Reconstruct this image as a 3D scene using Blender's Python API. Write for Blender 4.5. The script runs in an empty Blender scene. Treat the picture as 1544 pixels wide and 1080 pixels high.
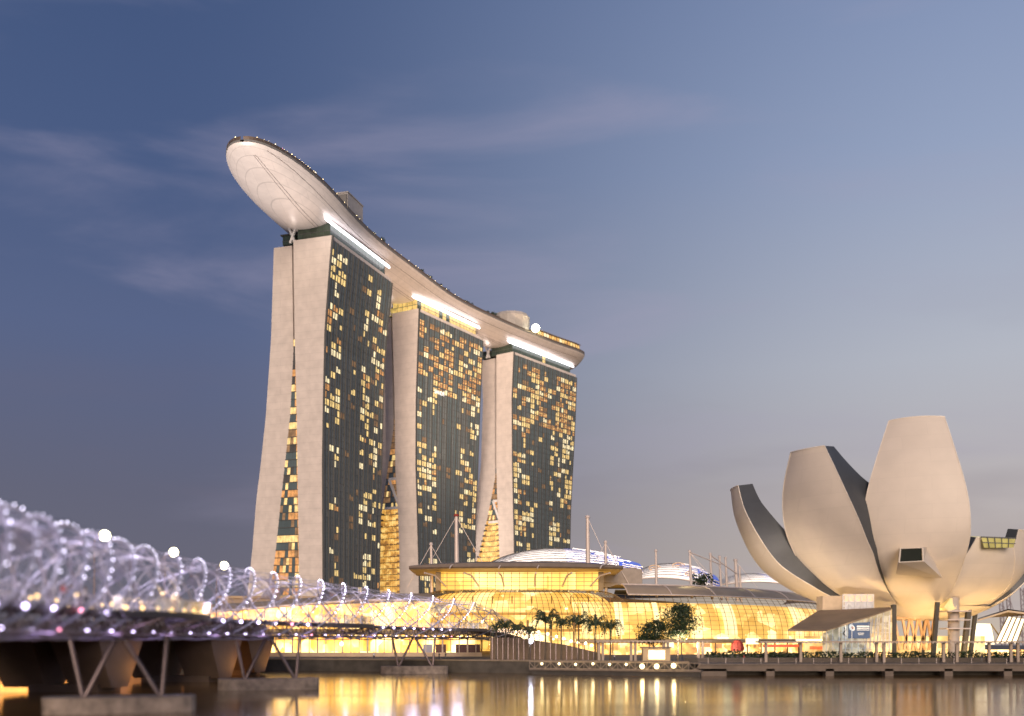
import bpy, math, random
from mathutils import Vector, Matrix, noise as mnoise
rnd = random.Random(7)
SC = bpy.context.scene
COL = SC.collection
R = math.radians

# ------------------------------------------------------------------ camera
cam = bpy.data.cameras.new("camera"); cam_o = bpy.data.objects.new("camera", cam); COL.objects.link(cam_o)
cam_o.location = (0, 0, 7); cam_o.rotation_euler = (R(90), 0, 0)
cam.sensor_width = 36; cam.lens = 36 * 1600 / 1544
cam.shift_y = 425 / 1544
cam.clip_start = 0.5; cam.clip_end = 20000
cam.dof.use_dof = True; cam.dof.focus_distance = 330; cam.dof.aperture_fstop = 0.0373 / 0.62
SC.camera = cam_o
SC.render.resolution_x = 1024; SC.render.resolution_y = 716

# ------------------------------------------------------------------ sky
SUN_EL, SUN_AZ = R(9), R(183)          # low afterglow behind the camera
w = bpy.data.worlds.new("World"); SC.world = w; w.use_nodes = True
nt = w.node_tree; N = nt.nodes; Lk = nt.links
bg = N["Background"]
def srgb(r, g, b):
    f = lambda c: (c / 255 / 12.92) if c / 255 <= .04045 else ((c / 255 + .055) / 1.055) ** 2.4
    return (f(r), f(g), f(b), 1)
tc = N.new("ShaderNodeTexCoord"); sep = N.new("ShaderNodeSeparateXYZ"); Lk.new(tc.outputs["Generated"], sep.inputs[0])
def wramp(cols):
    r = N.new("ShaderNodeValToRGB"); e = r.color_ramp.elements
    for i, (p, c) in enumerate(cols):
        el = e[i] if i < 2 else e.new(p)
        el.position = p; el.color = srgb(*c)
    Lk.new(sep.outputs["Z"], r.inputs[0]); return r
rl = wramp([(0, (110, 106, 116)), (.13, (100, 102, 122)), (.27, (88, 101, 136)), (.40, (74, 92, 131)), (.56, (64, 84, 124))])
rr = wramp([(0, (200, 184, 168)), (.13, (184, 177, 178)), (.24, (180, 184, 195)), (.40, (150, 164, 193)), (.56, (124, 142, 180))])
mr = N.new("ShaderNodeMapRange"); mr.interpolation_type = 'SMOOTHSTEP'
mr.inputs[1].default_value = -.30; mr.inputs[2].default_value = .44
Lk.new(sep.outputs["X"], mr.inputs[0])
mx = N.new("ShaderNodeMixRGB"); Lk.new(mr.outputs[0], mx.inputs[0]); Lk.new(rl.outputs[0], mx.inputs[1]); Lk.new(rr.outputs[0], mx.inputs[2])
# streaky cloud: noise on the sky dome, stretched sideways and a little tilted
mp = N.new("ShaderNodeMapping"); mp.inputs["Rotation"].default_value = (0, R(-22), 0); mp.inputs["Scale"].default_value = (2.2, 2.2, 10.5)
mp.inputs["Location"].default_value = (1.15, .4, 1.95)
Lk.new(tc.outputs["Generated"], mp.inputs[0])
ns = N.new("ShaderNodeTexNoise"); ns.inputs["Scale"].default_value = 1.15; ns.inputs["Detail"].default_value = 6; ns.inputs["Roughness"].default_value = .52
ns.inputs["Distortion"].default_value = .5
Lk.new(mp.outputs[0], ns.inputs[0])
cr = N.new("ShaderNodeMapRange"); cr.interpolation_type = 'SMOOTHSTEP'
cr.inputs[1].default_value = .46; cr.inputs[2].default_value = .80; cr.inputs[4].default_value = .52
Lk.new(ns.outputs[0], cr.inputs[0])
mc = N.new("ShaderNodeMixRGB"); mc.inputs[2].default_value = srgb(164, 158, 182)
Lk.new(cr.outputs[0], mc.inputs[0]); Lk.new(mx.outputs[0], mc.inputs[1])
# darker low cloud bank near the horizon
mp2 = N.new("ShaderNodeMapping"); mp2.inputs["Scale"].default_value = (2.0, 2.0, 9); mp2.inputs["Location"].default_value = (3.3, 1.2, .3)
mp2.inputs["Rotation"].default_value = (0, R(-10), 0)
Lk.new(tc.outputs["Generated"], mp2.inputs[0])
ns2 = N.new("ShaderNodeTexNoise"); ns2.inputs["Scale"].default_value = 1.6; ns2.inputs["Detail"].default_value = 4
Lk.new(mp2.outputs[0], ns2.inputs[0])
cr2 = N.new("ShaderNodeMapRange"); cr2.interpolation_type = 'SMOOTHSTEP'; cr2.inputs[1].default_value = .5; cr2.inputs[2].default_value = .7; cr2.inputs[4].default_value = .2
Lk.new(ns2.outputs[0], cr2.inputs[0])
low = N.new("ShaderNodeMapRange"); low.inputs[1].default_value = .32; low.inputs[2].default_value = .1
Lk.new(sep.outputs["Z"], low.inputs[0])
mm = N.new("ShaderNodeMath"); mm.operation = 'MULTIPLY'; Lk.new(cr2.outputs[0], mm.inputs[0]); Lk.new(low.outputs[0], mm.inputs[1])
mc2 = N.new("ShaderNodeMixRGB"); mc2.inputs[2].default_value = srgb(112, 104, 120)
Lk.new(mm.outputs[0], mc2.inputs[0]); Lk.new(mc.outputs[0], mc2.inputs[1])
sky = N.new("ShaderNodeTexSky"); sky.sky_type = 'NISHITA'; sky.sun_disc = False; sky.sun_elevation = R(-3); sky.sun_rotation = SUN_AZ
sc_ = N.new("ShaderNodeMixRGB"); sc_.blend_type = 'ADD'; sc_.inputs[0].default_value = .02
Lk.new(mc2.outputs[0], sc_.inputs[1]); Lk.new(sky.outputs[0], sc_.inputs[2])
Lk.new(sc_.outputs[0], bg.inputs[0]); bg.inputs[1].default_value = 1.0

sun = bpy.data.lights.new("sun", 'SUN'); sun.energy = 3.1; sun.angle = R(22); sun.color = (1, .80, .64)
sun_o = bpy.data.objects.new("sun", sun); COL.objects.link(sun_o)
to_sun = Vector((math.sin(SUN_AZ) * math.cos(SUN_EL), math.cos(SUN_AZ) * math.cos(SUN_EL), math.sin(SUN_EL)))
sun_o.rotation_euler = to_sun.to_track_quat('Z', 'Y').to_euler()
vs = SC.view_settings; vs.view_transform = 'Standard'; vs.look = 'None'; vs.exposure = 0; vs.gamma = 1
SC.cycles.max_bounces = 6; SC.cycles.transparent_max_bounces = 12; SC.cycles.sample_clamp_indirect = 4
SC.cycles.use_denoising = True; SC.cycles.caustics_reflective = False; SC.cycles.caustics_refractive = False

# ------------------------------------------------------------------ helpers
def P(px, py, d):
    """the place at distance d that the photograph shows at (px, py)"""
    return Vector(((px - 772) / 1600 * d, d, 7 + (965 - py) / 1600 * d))
def interp(x, xs, ys):
    if x <= xs[0]: return ys[0]
    for i in range(1, len(xs)):
        if x <= xs[i]:
            t = (x - xs[i - 1]) / (xs[i] - xs[i - 1]); return ys[i - 1] + t * (ys[i] - ys[i - 1])
    return ys[-1]
def catmull(pts, n=8):
    out = []
    for i in range(len(pts) - 1):
        p0 = Vector(pts[max(i - 1, 0)]); p1 = Vector(pts[i]); p2 = Vector(pts[i + 1]); p3 = Vector(pts[min(i + 2, len(pts) - 1)])
        for k in range(n):
            t = k / n
            out.append(.5 * ((2 * p1) + (p2 - p0) * t + (2 * p0 - 5 * p1 + 4 * p2 - p3) * t * t + (3 * p1 - p0 - 3 * p2 + p3) * t ** 3))
    out.append(Vector(pts[-1])); return out

MATS = {}
def mat(name, col, rough=.6, metal=0, var=.12, scale=.6, emis=None, es=0, bump=0, bscale=4, spec=.5, alpha=None, stretch=None):
    m = bpy.data.materials.new(name); m.use_nodes = True; t = m.node_tree; n = t.nodes; l = t.links
    b = n["Principled BSDF"]; b.inputs["Roughness"].default_value = rough; b.inputs["Metallic"].default_value = metal
    b.inputs["Specular IOR Level"].default_value = spec
    c = n.new("ShaderNodeTexCoord"); z = n.new("ShaderNodeTexNoise"); z.inputs["Scale"].default_value = scale; z.inputs["Detail"].default_value = 5
    if stretch:
        q = n.new("ShaderNodeMapping"); q.inputs["Scale"].default_value = stretch; l.new(c.outputs["Object"], q.inputs[0]); l.new(q.outputs[0], z.inputs[0])
    else: l.new(c.outputs["Object"], z.inputs[0])
    r = n.new("ShaderNodeValToRGB"); e = r.color_ramp.elements
    e[0].position = .3; e[1].position = .7
    e[0].color = tuple(max(0, x * (1 - var)) for x in col[:3]) + (1,); e[1].color = tuple(min(1, x * (1 + var)) for x in col[:3]) + (1,)
    l.new(z.outputs[0], r.inputs[0]); l.new(r.outputs[0], b.inputs["Base Color"])
    if bump:
        z2 = n.new("ShaderNodeTexNoise"); z2.inputs["Scale"].default_value = bscale; z2.inputs["Detail"].default_value = 4; l.new(c.outputs["Object"], z2.inputs[0])
        bp = n.new("ShaderNodeBump"); bp.inputs["Strength"].default_value = bump; bp.inputs["Distance"].default_value = .1
        l.new(z2.outputs[0], bp.inputs["Height"]); l.new(bp.outputs[0], b.inputs["Normal"])
    if emis:
        b.inputs["Emission Strength"].default_value = es
        r2 = n.new("ShaderNodeValToRGB"); e = r2.color_ramp.elements; e[0].position = .3; e[1].position = .72
        e[0].color = tuple(x * (1 - 1.6 * var) for x in emis[:3]) + (1,); e[1].color = tuple(x for x in emis[:3]) + (1,)
        l.new(z.outputs[0], r2.inputs[0]); l.new(r2.outputs[0], b.inputs["Emission Color"])
    MATS[name] = m; return m
def glow_wall(name, dark, mid, hot, scale, strength, stretch=(1, 1, 1), seed=0):
    """a lit interior seen through glazing: lamps, floors and shop fronts as broken-up brightness"""
    m = bpy.data.materials.new(name); m.use_nodes = True; t = m.node_tree; n = t.nodes; l = t.links
    b = n["Principled BSDF"]; b.inputs["Roughness"].default_value = .7
    b.inputs["Base Color"].default_value = (.35, .25, .12, 1)
    c = n.new("ShaderNodeTexCoord"); q = n.new("ShaderNodeMapping"); q.inputs["Scale"].default_value = stretch; q.inputs["Location"].default_value = (seed, seed * .7, seed * .3)
    l.new(c.outputs["Object"], q.inputs[0])
    z = n.new("ShaderNodeTexNoise"); z.inputs["Scale"].default_value = scale; z.inputs["Detail"].default_value = 3; l.new(q.outputs[0], z.inputs[0])
    v = n.new("ShaderNodeTexVoronoi"); v.distance = 'CHEBYCHEV'; v.inputs["Scale"].default_value = scale * 2.2; l.new(q.outputs[0], v.inputs[0])
    sp = n.new("ShaderNodeSeparateColor"); l.new(v.outputs["Color"], sp.inputs[0])
    ad = n.new("ShaderNodeMath"); ad.operation = 'MULTIPLY_ADD'; ad.inputs[1].default_value = .35; l.new(sp.outputs[0], ad.inputs[0]); l.new(z.outputs[0], ad.inputs[2])
    r = n.new("ShaderNodeValToRGB"); e = r.color_ramp.elements
    e[0].position = .42; e[0].color = (*dark, 1); e[1].position = .64; e[1].color = (*mid, 1)
    x = e.new(.95); x.color = (*hot, 1)
    l.new(ad.outputs[0], r.inputs[0]); l.new(r.outputs[0], b.inputs["Emission Color"]); b.inputs["Emission Strength"].default_value = strength
    MATS[name] = m; return m
def pane(name, tint, fac=.10, rough=.05):
    m = bpy.data.materials.new(name); m.use_nodes = True; t = m.node_tree; n = t.nodes; l = t.links
    n.remove(n["Principled BSDF"]); o = n["Material Output"]
    a = n.new("ShaderNodeBsdfTransparent"); a.inputs[0].default_value = (*tint, 1)
    g = n.new("ShaderNodeBsdfGlossy"); g.inputs["Roughness"].default_value = rough; g.inputs[0].default_value = (.9, .9, .9, 1)
    mxs = n.new("ShaderNodeMixShader"); f = n.new("ShaderNodeLayerWeight"); f.inputs[0].default_value = .2
    k = n.new("ShaderNodeMath"); k.operation = 'MULTIPLY_ADD'; k.inputs[1].default_value = .5; k.inputs[2].default_value = fac * .4; l.new(f.outputs["Fresnel"], k.inputs[0])
    l.new(k.outputs[0], mxs.inputs[0]); l.new(a.outputs[0], mxs.inputs[1]); l.new(g.outputs[0], mxs.inputs[2]); l.new(mxs.outputs[0], o.inputs[0])
    MATS[name] = m; return m
def clad(name, col, rough, scale, rows, width, depth=.25, var=.06, metal=0):
    """panelled cladding: faint joints and panel-to-panel tone"""
    m = mat(name, col, rough, metal, var, .25); t = m.node_tree; n = t.nodes; l = t.links; b = n["Principled BSDF"]
    ramp = [x for x in n if x.type == 'VALTORGB'][0]
    c = [x for x in n if x.type == 'TEX_COORD'][0]
    q = n.new("ShaderNodeMapping"); q.inputs["Rotation"].default_value = (R(90), 0, 0); l.new(c.outputs["Object"], q.inputs[0])
    br = n.new("ShaderNodeTexBrick"); br.inputs["Scale"].default_value = scale; br.inputs["Row Height"].default_value = rows; br.inputs["Brick Width"].default_value = width
    br.inputs["Mortar Size"].default_value = .012; br.inputs["Color1"].default_value = (1, 1, 1, 1); br.inputs["Color2"].default_value = (.97, .97, .97, 1); br.inputs["Mortar"].default_value = (1 - depth,) * 3 + (1,)
    l.new(q.outputs[0], br.inputs[0])
    mu = n.new("ShaderNodeMixRGB"); mu.blend_type = 'MULTIPLY'; mu.inputs[0].default_value = 1
    l.new(ramp.outputs[0], mu.inputs[1]); l.new(br.outputs[0], mu.inputs[2]); l.new(mu.outputs[0], b.inputs["Base Color"])
    return m

class MB:
    def __init__(s): s.v = []; s.f = []; s.m = []; s.sm = []
    def face(s, pts, m=0, smooth=False):
        i = len(s.v); s.v += [tuple(p) for p in pts]; s.f.append(tuple(range(i, i + len(pts)))); s.m.append(m); s.sm.append(smooth)
    def grid(s, rows, m=0, smooth=True, closed=False):
        i = len(s.v); nr = len(rows); nc = len(rows[0])
        for r in rows: s.v += [tuple(p) for p in r]
        for a in range(nr - 1):
            for b in range(nc if closed else nc - 1):
                c = (b + 1) % nc
                s.f.append((i + a * nc + b, i + a * nc + c, i + (a + 1) * nc + c, i + (a + 1) * nc + b)); s.m.append(m(a, b) if callable(m) else m); s.sm.append(smooth)
    def tube(s, pts, r, n=6, m=0, cap=True):
        pts = [Vector(p) for p in pts]; rows = []; up = None
        for k, p in enumerate(pts):
            t = (pts[min(k + 1, len(pts) - 1)] - pts[max(k - 1, 0)])
            if t.length < 1e-9: t = Vector((0, 0, 1))
            t.normalize()
            if up is None: up = t.orthogonal().normalized()
            else:
                up = up - t * up.dot(t)
                up = up.normalized() if up.length > 1e-6 else t.orthogonal().normalized()
            q = t.cross(up); rr = r[k] if isinstance(r, (list, tuple)) else r
            rows.append([p + (up * math.cos(2 * math.pi * j / n) + q * math.sin(2 * math.pi * j / n)) * rr for j in range(n)])
        s.grid(rows, m, n > 5, True)
        if cap:
            s.face(rows[0][::-1], m); s.face(rows[-1], m)
    def box(s, c, size, m=0, rz=0, ax=None):
        c = Vector(c); x, y, z = (a / 2 for a in size)
        M = ax if ax is not None else Matrix.Rotation(rz, 3, 'Z')
        V = [c + M @ Vector((i * x, j * y, k * z)) for i in (-1, 1) for j in (-1, 1) for k in (-1, 1)]
        for f in ((0, 1, 3, 2), (4, 6, 7, 5), (0, 4, 5, 1), (2, 3, 7, 6), (0, 2, 6, 4), (1, 5, 7, 3)): s.face([V[i] for i in f], m)
    def beam(s, a, b, w, h, m=0):
        a = Vector(a); b = Vector(b); d = b - a; L = d.length
        if L < 1e-6: return
        q = d.to_track_quat('X', 'Z').to_matrix(); s.box((a + b) / 2, (L, w, h), m, ax=q)
    def prism(s, poly, z0, z1, m=0, mt=None):
        n = len(poly); A = [Vector((p[0], p[1], z0)) for p in poly]; B = [Vector((p[0], p[1], z1)) for p in poly]
        for i in range(n): s.face([A[i], A[(i + 1) % n], B[(i + 1) % n], B[i]], m)
        s.face(A[::-1], m); s.face(B, m if mt is None else mt)
    def slab3(s, poly, nrm, t, m=0):
        """a flat 3-D outline given a thickness along nrm"""
        nrm = Vector(nrm) * t; A = [Vector(p) for p in poly]; B = [p + nrm for p in A]; n = len(A)
        for i in range(n): s.face([A[i], A[(i + 1) % n], B[(i + 1) % n], B[i]], m)
        s.face(A[::-1], m); s.face(B, m)
    def ball(s, c, r, m=0, nu=8, nv=5):
        c = Vector(c); rows = []
        for a in range(nv + 1):
            th = math.pi * a / nv
            rows.append([c + Vector((math.sin(th) * math.cos(2 * math.pi * b / nu), math.sin(th) * math.sin(2 * math.pi * b / nu), math.cos(th))) * r for b in range(nu)])
        s.grid(rows, m, True, True)
    def mesh(s, name, mats, origin=None):
        me = bpy.data.meshes.new(name)
        v = s.v if origin is None else [(p[0] - origin[0], p[1] - origin[1], p[2] - origin[2]) for p in s.v]
        me.from_pydata(v, [], s.f)
        for x in (mats if isinstance(mats, (list, tuple)) else [mats]): me.materials.append(x)
        me.polygons.foreach_set("material_index", s.m); me.polygons.foreach_set("use_smooth", s.sm)
        me.update(); return me
    def build(s, name, mats, parent=None, weld=False):
        o = bpy.data.objects.new(name, None) if False else None
        org = Vector(parent.location) if parent is not None and parent.type == 'EMPTY' else None
        if parent is not None and org is None: org = Vector((0, 0, 0)) + ORG.get(parent.name, Vector((0, 0, 0)))
        me = s.mesh(name, mats, org)
        o = bpy.data.objects.new(name, me); COL.objects.link(o)
        if parent is not None: o.parent = parent; ORG[o.name] = org
        return o
ORG = {}
def tag(o, label=None, cat=None, group=None, kind=None):
    for k, v in (('label', label), ('category', cat), ('group', group), ('kind', kind)):
        if v: o[k] = v
    return o
def thing(name, label, cat, loc=(0, 0, 0), group=None):
    o = bpy.data.objects.new(name, None); COL.objects.link(o); o.location = loc; o.empty_display_size = 1
    return tag(o, label, cat, group)
def copy_thing(root, loc, label, rz=0, sc=1):
    r = root.copy(); COL.objects.link(r); r.location = loc; r.rotation_euler = (0, 0, rz); r.scale = (sc, sc, sc); r['label'] = label
    for ch in list(root.children):
        c = ch.copy(); COL.objects.link(c); c.parent = r
        for g in list(ch.children):
            d = g.copy(); COL.objects.link(d); d.parent = c
    return r
def lamp(name, loc, energy, color, parent=None, kind='POINT', size=.5, target=None, blend=.6, angle=80):
    l = bpy.data.lights.new(name, kind); l.energy = energy; l.color = color
    if kind in ('POINT', 'SPOT'): l.shadow_soft_size = size
    if kind == 'SPOT': l.spot_size = R(angle); l.spot_blend = blend
    o = bpy.data.objects.new(name, l); COL.objects.link(o); o.location = loc
    if target is not None: o.rotation_euler = (Vector(target) - Vector(loc)).to_track_quat('-Z', 'Y').to_euler()
    return o
ORD = ["first", "second", "third", "fourth", "fifth", "sixth", "seventh", "eighth", "ninth", "tenth", "eleventh", "twelfth", "thirteenth", "fourteenth",
       "fifteenth", "sixteenth", "seventeenth", "eighteenth", "nineteenth", "twentieth"]

# ------------------------------------------------------------------ materials
concrete = clad('fin_panels', (.62, .545, .49), .62, .12, .42, 1.9, .13, .09)
dark_frame = mat('dark_frame', (.085, .085, .082), .5, .2)
glassA = mat('tinted_glass', (.095, .128, .134), .2, 0, .25, .09, spec=.7, stretch=(1, 1, .4))
glassB = mat('tinted_glass_panel', (.15, .17, .17), .3, .1, .2, .1)
winY = mat('lit_room', (.3, .2, .1), .6, 0, .34, .55, emis=(1.0, .70, .26), es=1.25)
winP = mat('lit_room_pale', (.3, .25, .15), .6, 0, .32, .6, emis=(1.0, .82, .48), es=1.45)
winO = mat('lit_room_orange', (.3, .15, .06), .6, 0, .38, .5, emis=(.86, .40, .13), es=.9)
winD = mat('dim_room', (.15, .1, .06), .6, 0, .38, .5, emis=(.30, .16, .07), es=.8)
white_steel = mat('white_steel', (.72, .70, .68), .4, .1, .06)
pink_steel = mat('painted_steel', (.62, .52, .46), .45, .1, .08)
hullM = clad('hull_panels', (.72, .635, .58), .38, .22, .3, 1.4, .22, .06, .2)
deckM = mat('deck_grey', (.16, .15, .14), .7)
stripM = mat('light_strip', (.9, .9, .9), .4, 0, .03, emis=(.95, .92, 1.0), es=3.2)
bulbW = mat('white_bulb', (.9, .9, .9), .4, 0, .0, emis=(.84, .78, 1.0), es=11)
bulbP = mat('violet_bulb', (.9, .9, .9), .4, 0, .0, emis=(.74, .62, 1.0), es=8)
bulbR = mat('pink_bulb', (.9, .5, .6), .4, 0, .0, emis=(1.0, .30, .45), es=7)
bulbG = mat('warm_bulb', (.9, .8, .6), .4, 0, .0, emis=(1.0, .76, .36), es=9)
bulbHot = mat('hot_bulb', (.9, .8, .6), .4, 0, .0, emis=(1.0, .82, .42), es=4.5)
goldG = glow_wall('gold_interior', (.86, .46, .07), (1.22, .76, .19), (2.0, 1.65, .9), .085, 1.0, (1, .5, 1.3), 3)
goldC = glow_wall('gold_clerestory', (.95, .50, .05), (1.35, .78, .13), (1.9, 1.4, .55), .06, 1.0, (1, 1, .6), 9)
goldA = glow_wall('gold_atrium', (.30, .12, .02), (.72, .34, .05), (1.1, .72, .22), .22, 1.0, (1, 1, 1.2), 5)
shopG = glow_wall('shop_fronts', (.40, .18, .05), (1.5, .72, .16), (2.6, 1.8, .8), .22, 1.25, (1, .4, 1), 12)
mullM = mat('bronze_mullion', (.16, .105, .04), .5, .3)
paneG = pane('clear_pane', (1.0, .95, .82))
roofG = mat('roof_metal', (.34, .26, .18), .75, 0, .12, .15, stretch=(1, 1, 1))
canopyM = mat('canopy_metal', (.15, .118, .10), .7, 0)
soffit = mat('canopy_soffit', (.55, .42, .25), .6)
shellM = mat('white_louvre', (.86, .82, .78), .5, 0, .05)
blueM = mat('blue_glazing', (.05, .08, .3), .3, 0, .3, .4, emis=(.04, .09, .55), es=.7)
petalM = clad('petal_skin', (.66, .575, .485), .55, .11, .34, 1.1, .045, .04)
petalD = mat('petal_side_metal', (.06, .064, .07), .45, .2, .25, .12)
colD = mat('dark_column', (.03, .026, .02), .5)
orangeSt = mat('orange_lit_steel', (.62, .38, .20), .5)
wallC = mat('quay_concrete', (.065, .055, .042), .8, 0, .3, .5, bump=.4)
dkwall = mat('dark_stone', (.05, .045, .04), .8, 0, .25, .5)
tanRoof = mat('tan_roof', (.22, .155, .10), .6, 0, .15, .3)
capM = mat('pile_cap', (.25, .20, .165), .8, 0, .4, .9, bump=.3)
tubeM = mat('helix_steel', (.52, .49, .56), .35, .3, .08)
tubeD = mat('under_steel', (.17, .13, .13), .4, .6, .1)
deckD = mat('bridge_deck', (.065, .055, .058), .6)
railG = pane('rail_glass', (.88, .88, .95), .35, .12)
leafM = mat('leaf', (.035, .06, .018), .6, 0, .5, 2.0)
leafD = mat('leaf_dark', (.018, .03, .012), .6, 0, .4, 2.0)
palmM = mat('palm_leaf', (.03, .045, .016), .55, 0, .35, 2.0)
barkM = mat('bark', (.10, .075, .05), .8, 0, .3, 3, bump=.5)
redM = mat('red_canvas', (.26, .035, .022), .7, 0, .15)
roadM = mat('bridge_concrete', (.10, .065, .042), .75, 0, .15, .4)
groundM = mat('paving', (.12, .10, .08), .8, 0, .2, .5)
woodM = mat('deck_timber', (.14, .11, .09), .75, 0, .2, 1.5)

# ------------------------------------------------------------------ water and land
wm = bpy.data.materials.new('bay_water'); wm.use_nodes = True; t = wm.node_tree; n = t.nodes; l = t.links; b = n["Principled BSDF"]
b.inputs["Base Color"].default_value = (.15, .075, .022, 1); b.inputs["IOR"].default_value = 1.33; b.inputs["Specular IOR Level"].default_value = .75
c = n.new("ShaderNodeTexCoord"); q = n.new("ShaderNodeMapping"); q.inputs["Scale"].default_value = (.02, .26, 1); l.new(c.outputs["Object"], q.inputs[0])
z = n.new("ShaderNodeTexNoise"); z.inputs["Scale"].default_value = 1.0; z.inputs["Detail"].default_value = 3; l.new(q.outputs[0], z.inputs[0])
q2 = n.new("ShaderNodeMapping"); q2.inputs["Scale"].default_value = (.015, .07, 1); l.new(c.outputs["Object"], q2.inputs[0])
z2 = n.new("ShaderNodeTexNoise"); z2.inputs["Scale"].default_value = 1.0; z2.inputs["Detail"].default_value = 3; l.new(q2.outputs[0], z2.inputs[0])
rg = n.new("ShaderNodeMapRange"); rg.inputs[1].default_value = .3; rg.inputs[2].default_value = .7; rg.inputs[3].default_value = .11; rg.inputs[4].default_value = .15
l.new(z2.outputs[0], rg.inputs[0]); l.new(rg.outputs[0], b.inputs["Roughness"])
bp = n.new("ShaderNodeBump"); bp.inputs["Strength"].default_value = .04; bp.inputs["Distance"].default_value = .6; l.new(z.outputs[0], bp.inputs["Height"]); l.new(bp.outputs[0], b.inputs["Normal"])
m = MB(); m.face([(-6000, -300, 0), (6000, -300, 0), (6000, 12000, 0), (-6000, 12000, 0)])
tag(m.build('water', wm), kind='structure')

QUAY = [(-420, 262), (-64, 241), (-40, 238), (-5, 225), (35, 209), (36, 212), (420, 212)]
m = MB()
rows = [[(x, y, -1.5) for x, y in QUAY], [(x, y, 2.5) for x, y in QUAY], [(x, 1400, 2.5) for x, y in QUAY]]
m.grid(rows[:2], 1, False); m.grid(rows[1:], 0, False)
tag(m.build('ground', [groundM, wallC]), kind='structure')
# coping of the quay wall
m = MB()
for i in range(4):
    a = Vector((*QUAY[i], 2.66)); bb = Vector((*QUAY[i + 1], 2.66)); m.beam(a + Vector((0, .3, 0)), bb + Vector((0, .3, 0)), 1.0, .3)
tag(m.build('quay_kerb', mat('coping', (.22, .165, .11), .7)), kind='structure')

# ------------------------------------------------------------------ hotel towers
ZT = 197.0
Z1 = [3, 38, 49, 90, 115, 152, 171, 184, 197.5]
TOWERS = [
 dict(O=(-84, 498), F=(-63, 559), W=([3, 49, 90, 115, 152, 171, 184, 197], [5.0, 5.3, 5.5, 5.1, 4.2, 2.7, 1.6, .3]),
      Wf=([3, 49, 90, 115, 152, 171, 184, 197], [8.2, 7.8, 6.8, 6.2, 5.0, 3.2, 1.4, .2]),
      wi=([3, 49, 90, 115, 152, 197], [18, 18.3, 19, 19.4, 20.5, 21.2]),
      ei=([3, 38, 49, 75, 90, 115, 146, 197], [36.5, 32, 30.4, 27.3, 25.4, 22.3, 20.55, 21.15]),
      E=([3, 38, 49, 75, 90, 115, 152, 197], [50, 45.4, 44, 41.6, 39.4, 36.3, 33.4, 31.8])),
 dict(O=(-53.2, 608), F=(-18.4, 667), W=([3, 41, 58, 81, 107, 145, 197], [-.4, 0, .5, 1.3, 2.2, 2, 0]),
      Wf=([3, 52, 85, 110, 150, 197], [6.8, 6.3, 5.6, 4.2, 2.6, 0]),
      wi=([3, 58, 81, 107, 145, 197], [13.6, 14, 15, 17, 17.5, 19.3]),
      ei=([3, 58, 81, 107, 131, 145, 197], [38, 30.6, 26.2, 21.8, 17.3, 17.45, 19.25]),
      E=([3, 58, 81, 107, 131, 150, 197], [52, 44.5, 40, 35.5, 31.5, 29.5, 30.5])),
 dict(O=(1.3, 699), F=(46.1, 760.7), W=([3, 66, 93, 124, 168, 197], [-.4, -.3, .4, 1.2, 1.5, 0]),
      Wf=([3, 67, 98, 128, 160, 195], [6, 5.9, 5.3, 3.5, 1.5, 0]),
      wi=([3, 66, 93, 124, 197], [11.6, 12, 13.4, 14.6, 14.5]),
      ei=([3, 58, 66, 93, 117, 124, 197], [44, 31.7, 28, 20.3, 14.5, 14.55, 14.45]),
      E=([3, 58, 66, 93, 124, 168, 192, 197], [58, 45, 39.5, 33, 27.6, 25.8, 27.2, 27.6])),
]
FL = 3.5
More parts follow.
